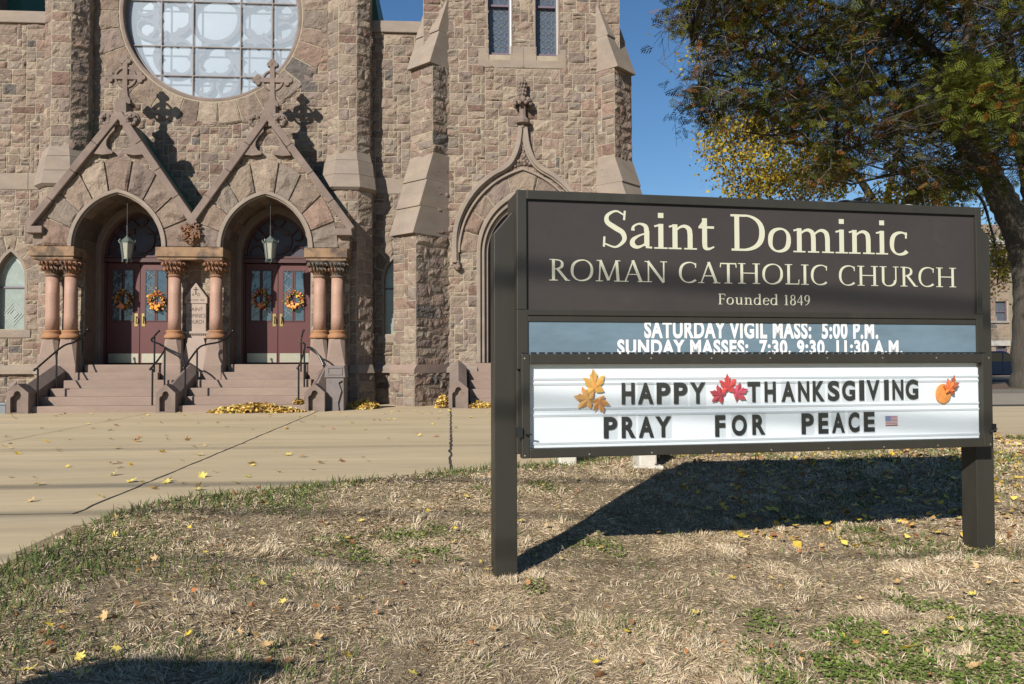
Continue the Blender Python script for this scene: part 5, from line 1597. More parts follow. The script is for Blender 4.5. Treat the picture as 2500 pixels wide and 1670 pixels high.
LIMBS = [[(2518, 1010, 27, .75), (2516, 930, 27, .62), (2514, 860, 27, .54), (2516, 750, 27, .52), (2508, 640, 27, .52), (2488, 560, 27, .5), (2452, 495, 26.8, .46), (2420, 430, 26.5, .38), (2397, 370, 26.3, .3), (2378, 270, 26, .24), (2368, 140, 25.8, .2), (2362, 0, 25.6, .16), (2350, -200, 25.5, .08)],
         [(2500, 600, 27, .42), (2520, 500, 27.4, .38), (2512, 400, 27.8, .33), (2485, 320, 28, .28), (2470, 200, 28.4, .22), (2455, 60, 28.5, .17), (2440, -100, 28.6, .1)],
         [(2430, 450, 26.6, .3), (2380, 380, 26.2, .27), (2310, 310, 25.6, .22), (2262, 272, 25.2, .19), (2200, 235, 24.8, .14), (2130, 225, 24.4, .10), (2030, 235, 24, .07), (1900, 260, 23.6, .04), (1780, 250, 23.2, .02)],
         [(2378, 260, 26, .2), (2300, 150, 25, .17), (2200, 70, 24.5, .15), (2120, 100, 24, .14), (2050, 118, 23.8, .12), (1966, 120, 23.6, .10), (1900, 85, 23.4, .09), (1860, 50, 23.2, .08), (1800, 10, 23, .05)],
         [(1966, 118, 23.6, .08), (1900, 150, 23.3, .06), (1800, 190, 23, .045), (1700, 240, 22.6, .02)],
         [(2060, 118, 23.8, .1), (2100, 60, 23.5, .08), (2130, 10, 23.2, .06), (2150, -60, 23, .03)],
         [(2400, 400, 26.4, .2), (2330, 420, 25.8, .13), (2250, 410, 25.4, .09), (2160, 430, 25, .05), (2080, 450, 24.6, .03)],
         [(2470, 210, 28.4, .16), (2400, 90, 29, .12), (2300, 20, 29.5, .09), (2200, -60, 30, .05)],
         [(2512, 420, 27.8, .25), (2560, 320, 27, .2), (2600, 150, 26, .12)],
         [(2300, 160, 25, .12), (2240, 250, 24.2, .08), (2150, 330, 23.6, .05), (2040, 380, 23.2, .025)],
         [(2200, 75, 24.5, .1), (2050, 20, 24, .07), (1850, -30, 23.6, .05), (1680, -20, 23.4, .02)],
         [(1900, 150, 23.3, .05), (1800, 120, 22.9, .04), (1690, 110, 22.5, .02)],
         [(2130, 225, 24.4, .08), (2000, 300, 23.8, .05), (1900, 330, 23.5, .03), (1800, 320, 23.2, .02)]]
ev = thing("evergreen_tree", "big old dark evergreen with drooping sprays, grey limbs and rusty tips, right of the sign", "tree")
tp, LP = [], []
for L in LIMBS:
    P, r, t_ = limb(L, 12 if L[0][3] > .3 else 7)
    tp.append(t_); LP.append(P[3:])
LP = np.vstack(LP)
build("trunk", tp, M_bark, ev, smooth=True)
EVP = [(1640, -90), (1655, 40), (1690, 110), (1705, 190), (1690, 240), (1735, 285), (1780, 275), (1830, 300), (1900, 310), (1950, 345), (1995, 440), (2070, 470), (2105, 400), (2170, 430), (2210, 455), (2240, 480), (2330, 470), (2380, 440), (2450, 420), (2580, 440), (2580, -90)]
EVGREEN = np.array([(.050, .060, .015), (.070, .078, .017), (.095, .100, .020), (.055, .064, .018), (.120, .115, .022), (.075, .072, .025)])
def fronds(C, Lf, out):
    """flat scale-leaf fans: arrays of kite quads. C (n,3) bases."""
    n = len(C)
    ax = rng.standard_normal((n, 3)) * np.array([1, 1, .6]) + np.array([-.25, -.2, -.35])
    ax /= np.linalg.norm(ax, axis=1)[:, None]
    sd = np.cross(ax, rng.standard_normal((n, 3)) * .4 + np.array([0, 0, 1])); sd /= np.linalg.norm(sd, axis=1)[:, None]
    Lr = Lf * rng.uniform(.6, 1.3, n)[:, None]
    Vs = []
    for t, sg, ln, sp in [(.0, 0, .5, 0), (.45, 0, .55, 0), (.15, 1, .55, .75), (.15, -1, .55, .75), (.35, 1, .5, .7), (.35, -1, .5, .7), (.55, 1, .42, .65), (.55, -1, .42, .65), (.75, 1, .3, .6), (.75, -1, .3, .6)]:
        b = C + ax * Lr * t
        d = ax * (1 - sp * .45) + sd * (sg * sp)
        d = d / np.linalg.norm(d, axis=1)[:, None] * Lr * ln
        d[:, 2] -= .12 * ln * Lr[:, 0]
        nn = np.cross(d, np.cross(ax, sd)); nn = nn / np.linalg.norm(nn, axis=1)[:, None] * Lr * .043
        Vs.append(np.stack([b, b + d * .55 + nn, b + d, b + d * .55 - nn], 1))
    V = np.stack(Vs, 1)                       # n, 10, 4, 3
    return V
cent = pin(EVP, 385)
crown, tw = [], []
upper = pin([(1700, -100), (1650, -400), (1900, -750), (2300, -900), (2700, -700), (2750, -100)], 190)      # the rest of the crown, above the frame: it shades the trunk
n_low = len(cent)
for i_c, (px, py) in enumerate(np.vstack([cent, upper])):
    dep = rng.uniform(16.5, 28) if i_c >= n_low else rng.uniform(21.5, 29.5) if px > 2050 else rng.uniform(21.0, 26)
    c = at_depth(px, py, dep)
    k = np.argmin(((LP - c) ** 2).sum(1) + rng.uniform(0, .8, len(LP)))
    a = LP[k]
    mid = (a + c) / 2 + rng.normal(0, .25, 3) + np.array([0, 0, .15])
    P = catmull([a, mid, c, c + (c - mid) * .5 + np.array([0, 0, -.2])], 4)
    tw.append(tube(P, np.linspace(.035, .008, len(P)), 4, False))
    for q in range(3 if i_c < n_low else 0):
        b0 = P[rng.integers(len(P) // 3, len(P))]
        e = b0 + rng.normal(0, .55, 3) + np.array([-.1, 0, -.1])
        m = (b0 + e) / 2 + rng.normal(0, .12, 3)
        tw.append(tube([b0, m, e], [.012, .009, .005], 3, False))
        for s_ in range(3):
            f = m + (e - m) * rng.random() + 0
            g = f + rng.normal(0, .25, 3)
            tw.append(tube([f, (f + g) / 2 + rng.normal(0, .05, 3), g], [.007, .006, .004], 3, False))
    n = int(rng.integers(18, 64))
    base = P[rng.integers(len(P) // 2, len(P), n)] + rng.normal(0, .36, (n, 3)) * np.array([1, 1, .7])
    V = fronds(base, .34, None)
    tone = EVGREEN[rng.integers(len(EVGREEN))]
    col = tone * rng.uniform(.7, 1.3, (n, 1))
    rust = rng.random(n) < .16
    col[rust] = np.array((.17, .075, .022)) * rng.uniform(.6, 1.3, (rust.sum(), 1))
    crown.append((V.reshape(-1, 3), np.arange(n * 40).reshape(-1, 4), 0, np.repeat(np.hstack([col, np.ones((n, 1))]), 40, 0)))
# the brighter, nearer sprays on the right
for (px, py) in pin([(2280, 160), (2420, 150), (2460, 260), (2430, 300), (2330, 290)], 26):
    c = at_depth(px, py, rng.uniform(19.5, 21))
    n = 34
    V = fronds(c + rng.normal(0, .28, (n, 3)), .34, None)
    col = np.array((.10, .115, .022)) * rng.uniform(.7, 1.25, (n, 1))
    rust = rng.random(n) < .06
    col[rust] = np.array((.25, .10, .025))
    crown.append((V.reshape(-1, 3), np.arange(n * 40).reshape(-1, 4), 0, np.repeat(np.hstack([col, np.ones((n, 1))]), 40, 0)))
    k = np.argmin(((LP - c) ** 2).sum(1))
    tw.append(tube([LP[k], (LP[k] + c) / 2 + rng.normal(0, .2, 3), c], [.03, .02, .008], 4, False))
build("crown", crown, M_needle, ev, color=True)
build("twigs", tw, M_twig, ev)

ye = thing("yellow_tree", "yellow leaved autumn tree standing behind the dark evergreen", "tree")
YL = [[(2160, 1000, 36, .3), (2158, 700, 36, .26), (2150, 560, 36, .22), (2120, 470, 36, .18), (2060, 400, 35.5, .13), (1980, 360, 35, .09), (1880, 340, 34.5, .06), (1760, 320, 34, .02)],
      [(2150, 560, 36, .18), (2180, 420, 36, .15), (2200, 300, 36.2, .12), (2180, 150, 36, .08), (2140, 0, 36, .05)],
      [(2150, 540, 36, .16), (2260, 470, 36, .12), (2380, 470, 36, .08), (2420, 560, 36, .05), (2440, 660, 36, .03)],
      [(2060, 400, 35.5, .1), (1960, 430, 35, .07), (1850, 440, 34.5, .04), (1790, 460, 34, .02)]]
tp, LP2 = [], []
for L in YL:
    P, r, t_ = limb(L, 8)
    tp.append(t_); LP2.append(P[6:])
LP2 = np.vstack(LP2)
build("trunk", tp, M_bark, ye, smooth=True)
leaves, tw = [], []
def leaf_cloud(c, n, sig, size, cols):
    b = c + rng.normal(0, sig, (n, 3))
    d = rng.standard_normal((n, 3)); d /= np.linalg.norm(d, axis=1)[:, None]
    s_ = np.cross(d, rng.standard_normal((n, 3))); s_ /= np.linalg.norm(s_, axis=1)[:, None]
    L = size * rng.uniform(.6, 1.3, (n, 1))
    V = np.stack([b, b + d * L * .5 + s_ * L * .45, b + d * L, b + d * L * .5 - s_ * L * .45], 1)
    col = np.array(cols)[rng.integers(len(cols), size=n)] * rng.uniform(.75, 1.2, (n, 1))
    return V.reshape(-1, 3), np.arange(n * 4).reshape(-1, 4), 0, np.repeat(np.hstack([col, np.ones((n, 1))]), 4, 0)
YC = [(.50, .36, .035), (.56, .43, .05), (.42, .28, .04), (.27, .17, .05), (.48, .38, .06), (.36, .33, .06)]
for poly, nc, nl in (([(1715, 290), (1760, 280), (1850, 300), (1960, 340), (2060, 400), (2050, 500), (1800, 500), (1760, 430), (1725, 400)], 70, 62),
                     ([(2130, 480), (2200, 450), (2390, 440), (2390, 520), (2140, 520)], 22, 60),
                     ([(1640, 40), (1700, 200), (1800, 300), (2300, 420), (2480, 430), (2480, 0), (1700, -30)], 95, 22),
                     ([(2408, 640), (2440, 600), (2490, 650), (2480, 740), (2420, 750)], 9, 55),
                     ([(2405, 560), (2470, 560), (2470, 640), (2410, 640)], 6, 16)):
    for (px, py) in pin(poly, nc):
        c = at_depth(px, py, rng.uniform(33, 37.5))
        leaves.append(leaf_cloud(c, int((nl + rng.integers(-10, 12)) * 1.7), .42, .15, YC))
        k = np.argmin(((LP2 - c) ** 2).sum(1))
        a = LP2[k]
        if np.linalg.norm(a - c) < 7:
            tw.append(tube([a, (a + c) / 2 + rng.normal(0, .3, 3), c], [.035, .022, .01], 4, False))
        for q in range(4):
            tw.append(tube([c, c + rng.normal(0, .3, 3), c + rng.normal(0, .6, 3)], [.013, .01, .006], 3, False))
build("crown", leaves, M_yleaf, ye, color=True)
build("twigs", tw, M_twig, ye)

# ---------------------------------------------------------------- building and car beyond
YB = 56.0
sc = thing("stone_building", "grey stone building with tall windows behind the trees at the right edge", "building")
bx0, bxm, bx1 = at_y(2395, 700, YB)[0], at_y(2461, 700, YB)[0], at_y(2461, 700, YB)[0] + 26
zt_ = at_y(2420, 548, YB)[2]
M_gband = mat("pale_band_stone", (.42, .40, .36), .9)
M_gst = mat("grey_building_stone", (.30, .275, .245), .95, noise=[(.9, .8, 1.15), (6, .85, 1.15)])
holes = [(2416, 2458, 655, 612), (2431, 2459, 786, 735), (2431, 2459, 866, 845)]
build("wall", [box(bx0, bx1, YB + .5, YB + 14, 0, zt_)], M_gst, sc)
mp = FRONT(YB)
def okh(u, v):
    r = np.ones_like(u, bool)
    for (a, b, lo, hi) in holes:
        xa, zb2 = at_y(a, lo, YB)[[0, 2]]; xb, zt2 = at_y(b, hi, YB)[[0, 2]]
        r &= ~((u > xa) & (u < xb) & (v > zb2) & (v < zt2))
    return r
build("front_wall", [p for p in (rock(r, mp, ok=okh, amp=(.02, .05), res=.2) for r in ashlar(bx0, bxm, 0, zt_, .3, .22)) if p is not None] + [backing(bx0, bxm, 0, zt_, mp, okh, .15)], [M_rock, M_mortar], sc, color=True)
mp2 = flat_map((bxm, YB - .8, 0), (1, 0, 0), (0, 0, 1), (0, -1, 0))
build("projecting_bay", [p for p in (rock(r, mp2, amp=(.02, .06), res=.2) for r in ashlar(0, 5, 0, zt_ - 1, .34, .26)) if p is not None] + [backing(0, 5, 0, zt_ - 1, mp2)] + [(*box(bxm, bxm + 5, YB - .79, YB + .5, 0, zt_ - 1), 1)], [M_rock, M_mortar], sc, color=True)
for (a, b, lo, hi) in holes:
    xa, zb2 = at_y(a, lo, YB)[[0, 2]]; xb, zt2 = at_y(b, hi, YB)[[0, 2]]
    f = build("window", [box(xa, xa + .1, YB + .1, YB + .3, zb2, zt2), box(xb - .1, xb, YB + .1, YB + .3, zb2, zt2), box(xa + .1, xb - .1, YB + .11, YB + .29, (zb2 + zt2) / 2 - .05, (zb2 + zt2) / 2 + .05)], M_winframe, sc)
    build("pane", [box(xa, xb, YB + .2, YB + .24, zb2, zt2)], M_winglass, f)
for (py, hgt) in ((588, .5), (838, .38), (655, .15), (786, .15)):
    z = at_y(2430, py, YB)[2]
    build("stone_band", [box(bx0, bxm, YB - .12, YB + .1, z - hgt / 2, z + hgt / 2)], M_gband if hgt > .3 else M_gst, sc)

# blue car, parked side on
cdep = 44.0
car = thing("parked_car", "dark blue car parked in the shade behind the tree trunk", "car")
c0 = at_depth(2420, 930, cdep)
cx_, cyy = c0[0] - .2, c0[1]
z0 = .03
M_car = mat("dark_blue_car_paint", (.025, .055, .13), .25, .3, spec=.6)
M_carg = mat("car_glass", (.015, .02, .025), .08, spec=.8)
M_tyre = mat("tyre_rubber", (.02, .02, .02), .9)
prof = [(-2.25, .35), (-2.3, .75), (-2.2, .98), (-2.05, 1.02), (-1.75, 1.5), (-1.55, 1.58), (.35, 1.6), (.6, 1.52), (1.15, 1.06), (2.05, .95), (2.28, .78), (2.3, .4), (2.1, .3), (1.83, .3)]
arcf = [(1.4 + .40 * math.cos(q), .34 + .40 * math.sin(q)) for q in np.linspace(.15, math.pi - .15, 9)]
arcb = [(-1.4 + .40 * math.cos(q), .34 + .40 * math.sin(q)) for q in np.linspace(.15, math.pi - .15, 9)]
poly = prof + arcf + [(.95, .28), (-.95, .28)] + arcb + [(-1.9, .3)]
poly = [(cx_ + x, z0 + z) for x, z in poly][::-1]
body = build("body", [prism(poly, cyy - .88, cyy + .88)], M_car, car, bevel=.06)
def cpoly(pp): return [(cx_ + x, z0 + z) for x, z in pp]
for nm, pp in (("side_window", [(-1.9, 1.04), (-.75, 1.04), (-.75, 1.5), (-1.62, 1.5)]), ("side_window", [(-.66, 1.04), (.2, 1.04), (.2, 1.51), (-.66, 1.51)]), ("side_window", [(.28, 1.04), (1.0, 1.06), (.55, 1.45), (.28, 1.5)])):
    build(nm, [prism(cpoly(pp), cyy - .895, cyy - .86)], M_carg, body)
for x in (-1.4, 1.4):
    w = build("wheel", [xf(lathe([(.02, -.1), (.31, -.1), (.33, -.07), (.33, .07), (.31, .1), (.02, .1)], (0, 0), 24), Matrix.Translation((cx_ + x, cyy - .78, z0 + .33)) @ Matrix.Rotation(math.pi / 2, 4, 'X'))], M_tyre, car)
    build("rim", [xf(lathe([(.01, -.02), (.2, -.02), (.21, .02), (.01, .03)], (0, 0), 12), Matrix.Translation((cx_ + x, cyy - .89, z0 + .33)) @ Matrix.Rotation(math.pi / 2, 4, 'X'))], M_steel, w)
build("door_line", [box(cx_ - .71, cx_ - .695, cyy - .884, cyy - .878, z0 + .4, z0 + 1.02), box(cx_ + .24, cx_ + .255, cyy - .884, cyy - .878, z0 + .4, z0 + 1.02)], M_tyre, body)

# ---------------------------------------------------------------- street cables behind the camera (their soft shadows cross paving and sign)
for (h, y, r, lab) in ((11.0, -6.0, .019, "upper black overhead cable along the street"), (9.2, -6.2, .034, "middle black overhead cable along the street"), (8.25, -6.1, .026, "lower black overhead cable along the street"), (7.2, -5.9, .017, "lowest black overhead cable along the street")):
    P = [(x, y + .015 * x, h + .0005 * (x + 8) ** 2) for x in np.linspace(-45, 30, 40)]
    o = build("overhead_cable", [tube(P, r, 6)], M_dark)
    tag(o, lab, "cable", "street cables")

# unseen assumed road sign, added behind the viewpoint to cast the lower left shadow
sd_ = np.array(sun_dir)
def up_sun(px, py, yq):
    d = ray(px, py); t = 3.5
    for _ in range(60):
        p = CAM + d * t
        t += (float(z_lawn(p[0], p[1])) - p[2]) / d[2] * .7
    p = CAM + d * t
    return p + sd_ * ((yq - p[1]) / sd_[1])
qa, qb = up_sun(225, 1612, -1.4), up_sun(790, 1607, -1.4)
zt_, xl_, xr_ = (qa[2] + qb[2]) / 2, qa[0], qb[0]
rs = thing("shadow_sign", "assumed road sign with rounded corners, added unseen behind the viewpoint for its shadow", "road sign")
r_ = .14
pl = []
for (cx0, cz0, a0) in ((xr_ - r_, zt_ - r_, 0), (xl_ + r_, zt_ - r_, 90), (xl_ + r_, zt_ - .9 + r_, 180), (xr_ - r_, zt_ - .9 + r_, 270)):
    pl += [(cx0 + r_ * math.cos(math.radians(a0 + q)), cz0 + r_ * math.sin(math.radians(a0 + q))) for q in range(0, 91, 15)]
build("plate", [prism(pl, -1.41, -1.40)], M_steel, rs)
build("post", [box((xl_ + xr_) / 2 - .03, (xl_ + xr_) / 2 + .03, -1.47, -1.411, -.6, zt_ - .05)], M_steel, rs)

# ---------------------------------------------------------------- leaf heaps
LCOL = [(.50, .34, .06), (.56, .42, .11), (.46, .27, .05), (.38, .22, .07), (.60, .46, .16), (.30, .17, .06)]
def heap(x0, x1, y0, y1, zb, h, n, label):
    u, v = rng.uniform(-1, 1, n), rng.uniform(-1, 1, n)
    k = u * u + v * v < 1
    u, v = u[k], v[k]; n = len(u)
    prof = np.clip(1 - u * u - v * v, 0, 1) ** .7 * (.6 + .6 * vnoise(u * 3 + 5, v * 2 + x0))
    c = np.stack([(x0 + x1) / 2 + u * (x1 - x0) / 2, (y0 + y1) / 2 + v * (y1 - y0) / 2, zb + .012 + prof * h * rng.uniform(.55, 1, n)], -1)
    d = rng.standard_normal((n, 3)) * np.array([1, 1, .55]); d /= np.linalg.norm(d, axis=1)[:, None]
    s_ = np.cross(d, rng.standard_normal((n, 3)) * .5 + np.array([0, 0, 1.0])); s_ /= np.linalg.norm(s_, axis=1)[:, None]
    L = rng.uniform(.06, .11, (n, 1))
    up = np.cross(d, s_) * L * .12
    V = np.stack([c - d * L / 2, c + s_ * L * .42 + up, c + d * L / 2, c - s_ * L * .42 + up], 1)
    col = np.array(LCOL)[rng.integers(len(LCOL), size=n)] * rng.uniform(.7, 1.2, (n, 1))
    o = build("leaf_heap", [(V.reshape(-1, 3), np.arange(4 * n).reshape(-1, 4), 0, np.repeat(np.hstack([col, np.ones((n, 1))]), 4, 0))], M_leafc, color=True)
    tag(o, label, "leaf heap", "heaps of swept leaves")
gx = lambda px, y: at_y(px, 1000, y)[0]
heap(gx(505, 16.7), gx(742, 16.7), 16.45, 17.0, .02, .17, 1500, "long heap of yellow leaves at the foot of the right-hand porch steps")
heap(gx(712, 17.0), gx(748, 17.0), 16.92, 17.3, .16, .14, 160, "small heap of leaves on the step left of the right-hand cheek block")
heap(gx(838, 17.6), gx(925, 17.6), 17.35, 18.3, .03, .22, 700, "heap of leaves in shadow to the right of the grey receptacle")
heap(gx(1062, 17.8), gx(1100, 17.8), 17.6, 18.3, .03, .30, 420, "leaves heaped against the left side of the tower cheek block")
heap(gx(1132, 17.7), gx(1205, 17.7), 17.5, 17.97, .02, .16, 420, "heap of leaves at the foot of the tower steps")

# ---------------------------------------------------------------- single fallen leaves
def leaf_mesh(k, col):
    r_ = np.random.default_rng(100 + k)
    curl = r_.uniform(.1, .7); tilt = r_.uniform(-.4, .4)
    P = np.array(MP) * (1 + .12 * r_.standard_normal((len(MP), 1)))
    V = [(0, 0, .0)]
    C = [np.array(col) * .85]
    for ring in (.5, 1.0):
        for x, y in P:
            x, y = x * ring, y * ring
            rr = x * x + y * y
            V.append((x, y * .95, curl * rr * .55 + .25 * math.sin(3 * x + k) * rr * .5 + tilt * x * .5))
            C.append(np.array(col) * r_.uniform(.8, 1.2))
    m = len(P)
    F = [(0, 1 + i, 1 + (i + 1) % m) for i in range(m)] + [(1 + i, 1 + m + i, 1 + m + (i + 1) % m, 1 + (i + 1) % m) for i in range(m)]
    V = np.array(V); V[:, 2] -= V[:, 2].min()
    st = tube([(0, -.2, .1), (.02, -.6, .12), (.1, -1.0, .2)], .025, 4)
    return [(V, F, 0, np.array(C)), (*st, 0, np.array(col) * .7)]
KINDS = {"yellow": [(.62, .44, .045), (.58, .46, .10)], "tan": [(.46, .31, .14), (.50, .37, .20), (.40, .25, .10)], "brown": [(.24, .115, .05), (.33, .15, .055)]}
protos = {}
k_ = 0
for kind, cols in KINDS.items():
    protos[kind] = []
    for q in range(4):
        k_ += 1
        o = build("fallen_leaf", leaf_mesh(k_, cols[q % len(cols)]), M_leafc, smooth=False, color=True)
        protos[kind].append(o)
first_used = {k: [False] * 4 for k in protos}
def drop(kind, x, y, z, size, label, group, tilt=.25):
    q = int(rng.integers(4))
    p = protos[kind][q]
    if not first_used[kind][q]:
        first_used[kind][q] = True
        o = p
    else:
        o = p.copy()
        S.collection.objects.link(o)
    o.location = (x, y, z)
    o.scale = (size,) * 3
    o.rotation_euler = (rng.normal(0, tilt), rng.normal(0, tilt), rng.uniform(0, 2 * math.pi))
    tag(o, label, "leaf", group)
def gpt(px, py, lawn_):
    d = ray(px, py)
    t = 3.0
    for _ in range(60):
        p = CAM + d * t
        z = float(z_lawn(p[0], p[1])) if lawn_ else float(z_pave(p[0], p[1]))
        t += (z - p[2]) / d[2] * .7
    return CAM + d * t
pl_n = 0
for (px, py) in [(760, 1147), (700, 1112), (614, 1132), (272, 1133), (275, 1161), (320, 1178), (412, 1174), (493, 1166), (405, 1179), (483, 1190), (525, 1155), (113, 1080), (338, 1078), (282, 1096), (397, 1106), (455, 1076), (483, 1113), (576, 1181), (785, 1132), (606, 1165)]:
    p = gpt(px, py, False)
    drop("yellow" if pl_n % 3 else "tan", p[0], p[1], p[2] + .012, rng.uniform(.05, .075), "yellow leaf lying loose on the tan paving" if pl_n % 3 else "pale tan leaf lying loose on the tan paving", "leaves scattered on the paving")
    pl_n += 1
for _ in range(120):
    y = 16.7 - 10.0 * rng.random() ** 1.7
    px = rng.uniform(0, 1200)
    x = at_y(px, 1000, y)[0]
    if in_lawn(x, y): continue
    kd = ("yellow", "yellow", "tan", "brown")[rng.integers(4)]
    drop(kd, x, y, float(z_pave(x, y)) + .012, rng.uniform(.035, .065), {"yellow": "yellow", "tan": "pale tan", "brown": "dark brown"}[kd] + " leaf lying loose on the tan paving", "leaves scattered on the paving")
SPOT = [("yellow", 640, 1438, .075), ("yellow", 118, 1540, .07), ("yellow", 155, 1508, .06), ("yellow", 1137, 1220, .075), ("yellow", 1045, 1253, .05), ("tan", 1206, 1545, .06), ("tan", 645, 1588, .09), ("yellow", 287, 1597, .06), ("yellow", 1453, 1630, .055),
        ("yellow", 330, 1383, .06), ("tan", 70, 1437, .08), ("tan", 585, 1560, .06), ("yellow", 1274, 1279, .08), ("yellow", 1110, 1300, .05), ("tan", 1104, 1320, .05), ("yellow", 2218, 1597, .09), ("tan", 2372, 1640, .10), ("tan", 2017, 1620, .06), ("tan", 2102, 1474, .06),
        ("yellow", 2180, 1450, .05), ("yellow", 2297, 1266, .05), ("yellow", 2195, 1282, .05), ("tan", 2150, 1340, .05), ("yellow", 1757, 1318, .05), ("tan", 2386, 1392, .06), ("yellow", 60, 1655, .09), ("yellow", 530, 1305, .06), ("yellow", 500, 1360, .05), ("yellow", 850, 1322, .05), ("tan", 380, 1375, .06), ("yellow", 190, 1620, .06), ("brown", 800, 1360, .05), ("brown", 450, 1390, .05), ("brown", 680, 1370, .05)]
for kd, px, py, sz in SPOT:
    p = gpt(px, py, True)
    drop(kd, p[0], p[1], p[2] + .03, sz * .56, {"yellow": "bright yellow maple", "tan": "pale curled", "brown": "dry brown"}[kd] + " leaf lying on the dry lawn", "leaves scattered on the lawn", .35)
cnt = 0
while cnt < 135:
    px, py = rng.uniform(0, 2500), 1120 + 550 * rng.random()
    p = gpt(px, py, True)
    if not in_lawn(p[0], p[1]) or edge_dist(p[0], p[1]) < .05: continue
    kd = ("yellow", "tan", "tan", "brown")[rng.integers(4)]
    drop(kd, p[0], p[1], p[2] + .025, rng.uniform(.02, .042), {"yellow": "bright yellow maple", "tan": "pale curled", "brown": "dry brown"}[kd] + " leaf lying on the dry lawn", "leaves scattered on the lawn", .4)
    cnt += 1
# the uncounted small leaves behind the sign and to its right
n = 6500
X, Y = rng.uniform(-2.6, 12, n), rng.uniform(3.4, 13.2, n)
wgt = np.where((X > 2.2) & (Y > 5.9), .95, .20) * np.where((X > 5) & (Y > 6.5), 1.0, .75)
k = in_lawn(X, Y) & (rng.random(n) < wgt)
X, Y = X[k], Y[k]; n = len(X)
c = np.stack([X, Y, z_lawn(X, Y) + rng.uniform(.012, .05, n)], -1)
d = rng.standard_normal((n, 3)) * np.array([1, 1, .35]); d /= np.linalg.norm(d, axis=1)[:, None]
s_ = np.cross(d, rng.standard_normal((n, 3)) * .35 + np.array([0, 0, 1.0])); s_ /= np.linalg.norm(s_, axis=1)[:, None]
L = np.where((X > 2.2) & (Y > 5.9), rng.uniform(.035, .085, n), rng.uniform(.025, .05, n))[:, None]
up = np.cross(s_, d) * L * .2
V = np.stack([c - d * L / 2, c - d * L * .1 + s_ * L * .42 + up, c + d * L * .25 + s_ * L * .25, c + d * L / 2, c + d * L * .2 - s_ * L * .3, c - d * L * .1 - s_ * L * .42 + up], 1)
C2 = np.array([(.52, .36, .05), (.58, .42, .08), (.40, .25, .08), (.26, .12, .045), (.44, .33, .16), (.36, .13, .04)])
wch = np.where((X > 2.2) & (Y > 5.9), rng.integers(0, 4, n), rng.integers(2, 6, n))
col = C2[wch] * rng.uniform(.75, 1.15, (n, 1))
o = build("leaf_litter", [(V.reshape(-1, 3), np.arange(6 * n).reshape(-1, 6), 0, np.repeat(np.hstack([col, np.ones((n, 1))]), 6, 0))], M_leafc, color=True)
tag(o, "litter of small yellow and brown leaves over the lawn", None, None, "stuff")

# ---------------------------------------------------------------- grass
def view_cull(x, y, z, m=300):
    v = np.stack([x, y, z], -1) - CAM
    dz = v @ _F
    px, py = 1250 + FPX * (v @ _R2) / dz, 835 - FPX * (v @ _U2) / dz
    return (dz > 1) & (px > -m) & (px < 2500 + m) & (py < 1670 + 160)
PATCH = []
for px, py, r in ((960, 1320, .34), (850, 1340, .25), (1060, 1345, .2), (2150, 1590, .3), (2050, 1560, .22), (2250, 1620, .35), (2420, 1600, .35), (2480, 1560, .35), (2240, 1480, .2), (2000, 1640, .3), (1900, 1540, .18), (1300, 1440, .10), (1470, 1330, .22), (2150, 1320, .2), (1340, 1190, .16), (1210, 1200, .2)):
    p = gpt(px, py, True)
    PATCH.append((p[0], p[1], r))
def clover(x, y):
    g = np.zeros_like(x)
    for a, b, r in PATCH:
        g = np.maximum(g, 1 - np.hypot((x - a), (y - b) * .8) / (r * 1.35))
    return np.clip(g * 1.1 + (vnoise(x * 6, y * 6) - .55) * 1.7, 0, 1) * (g > 0)
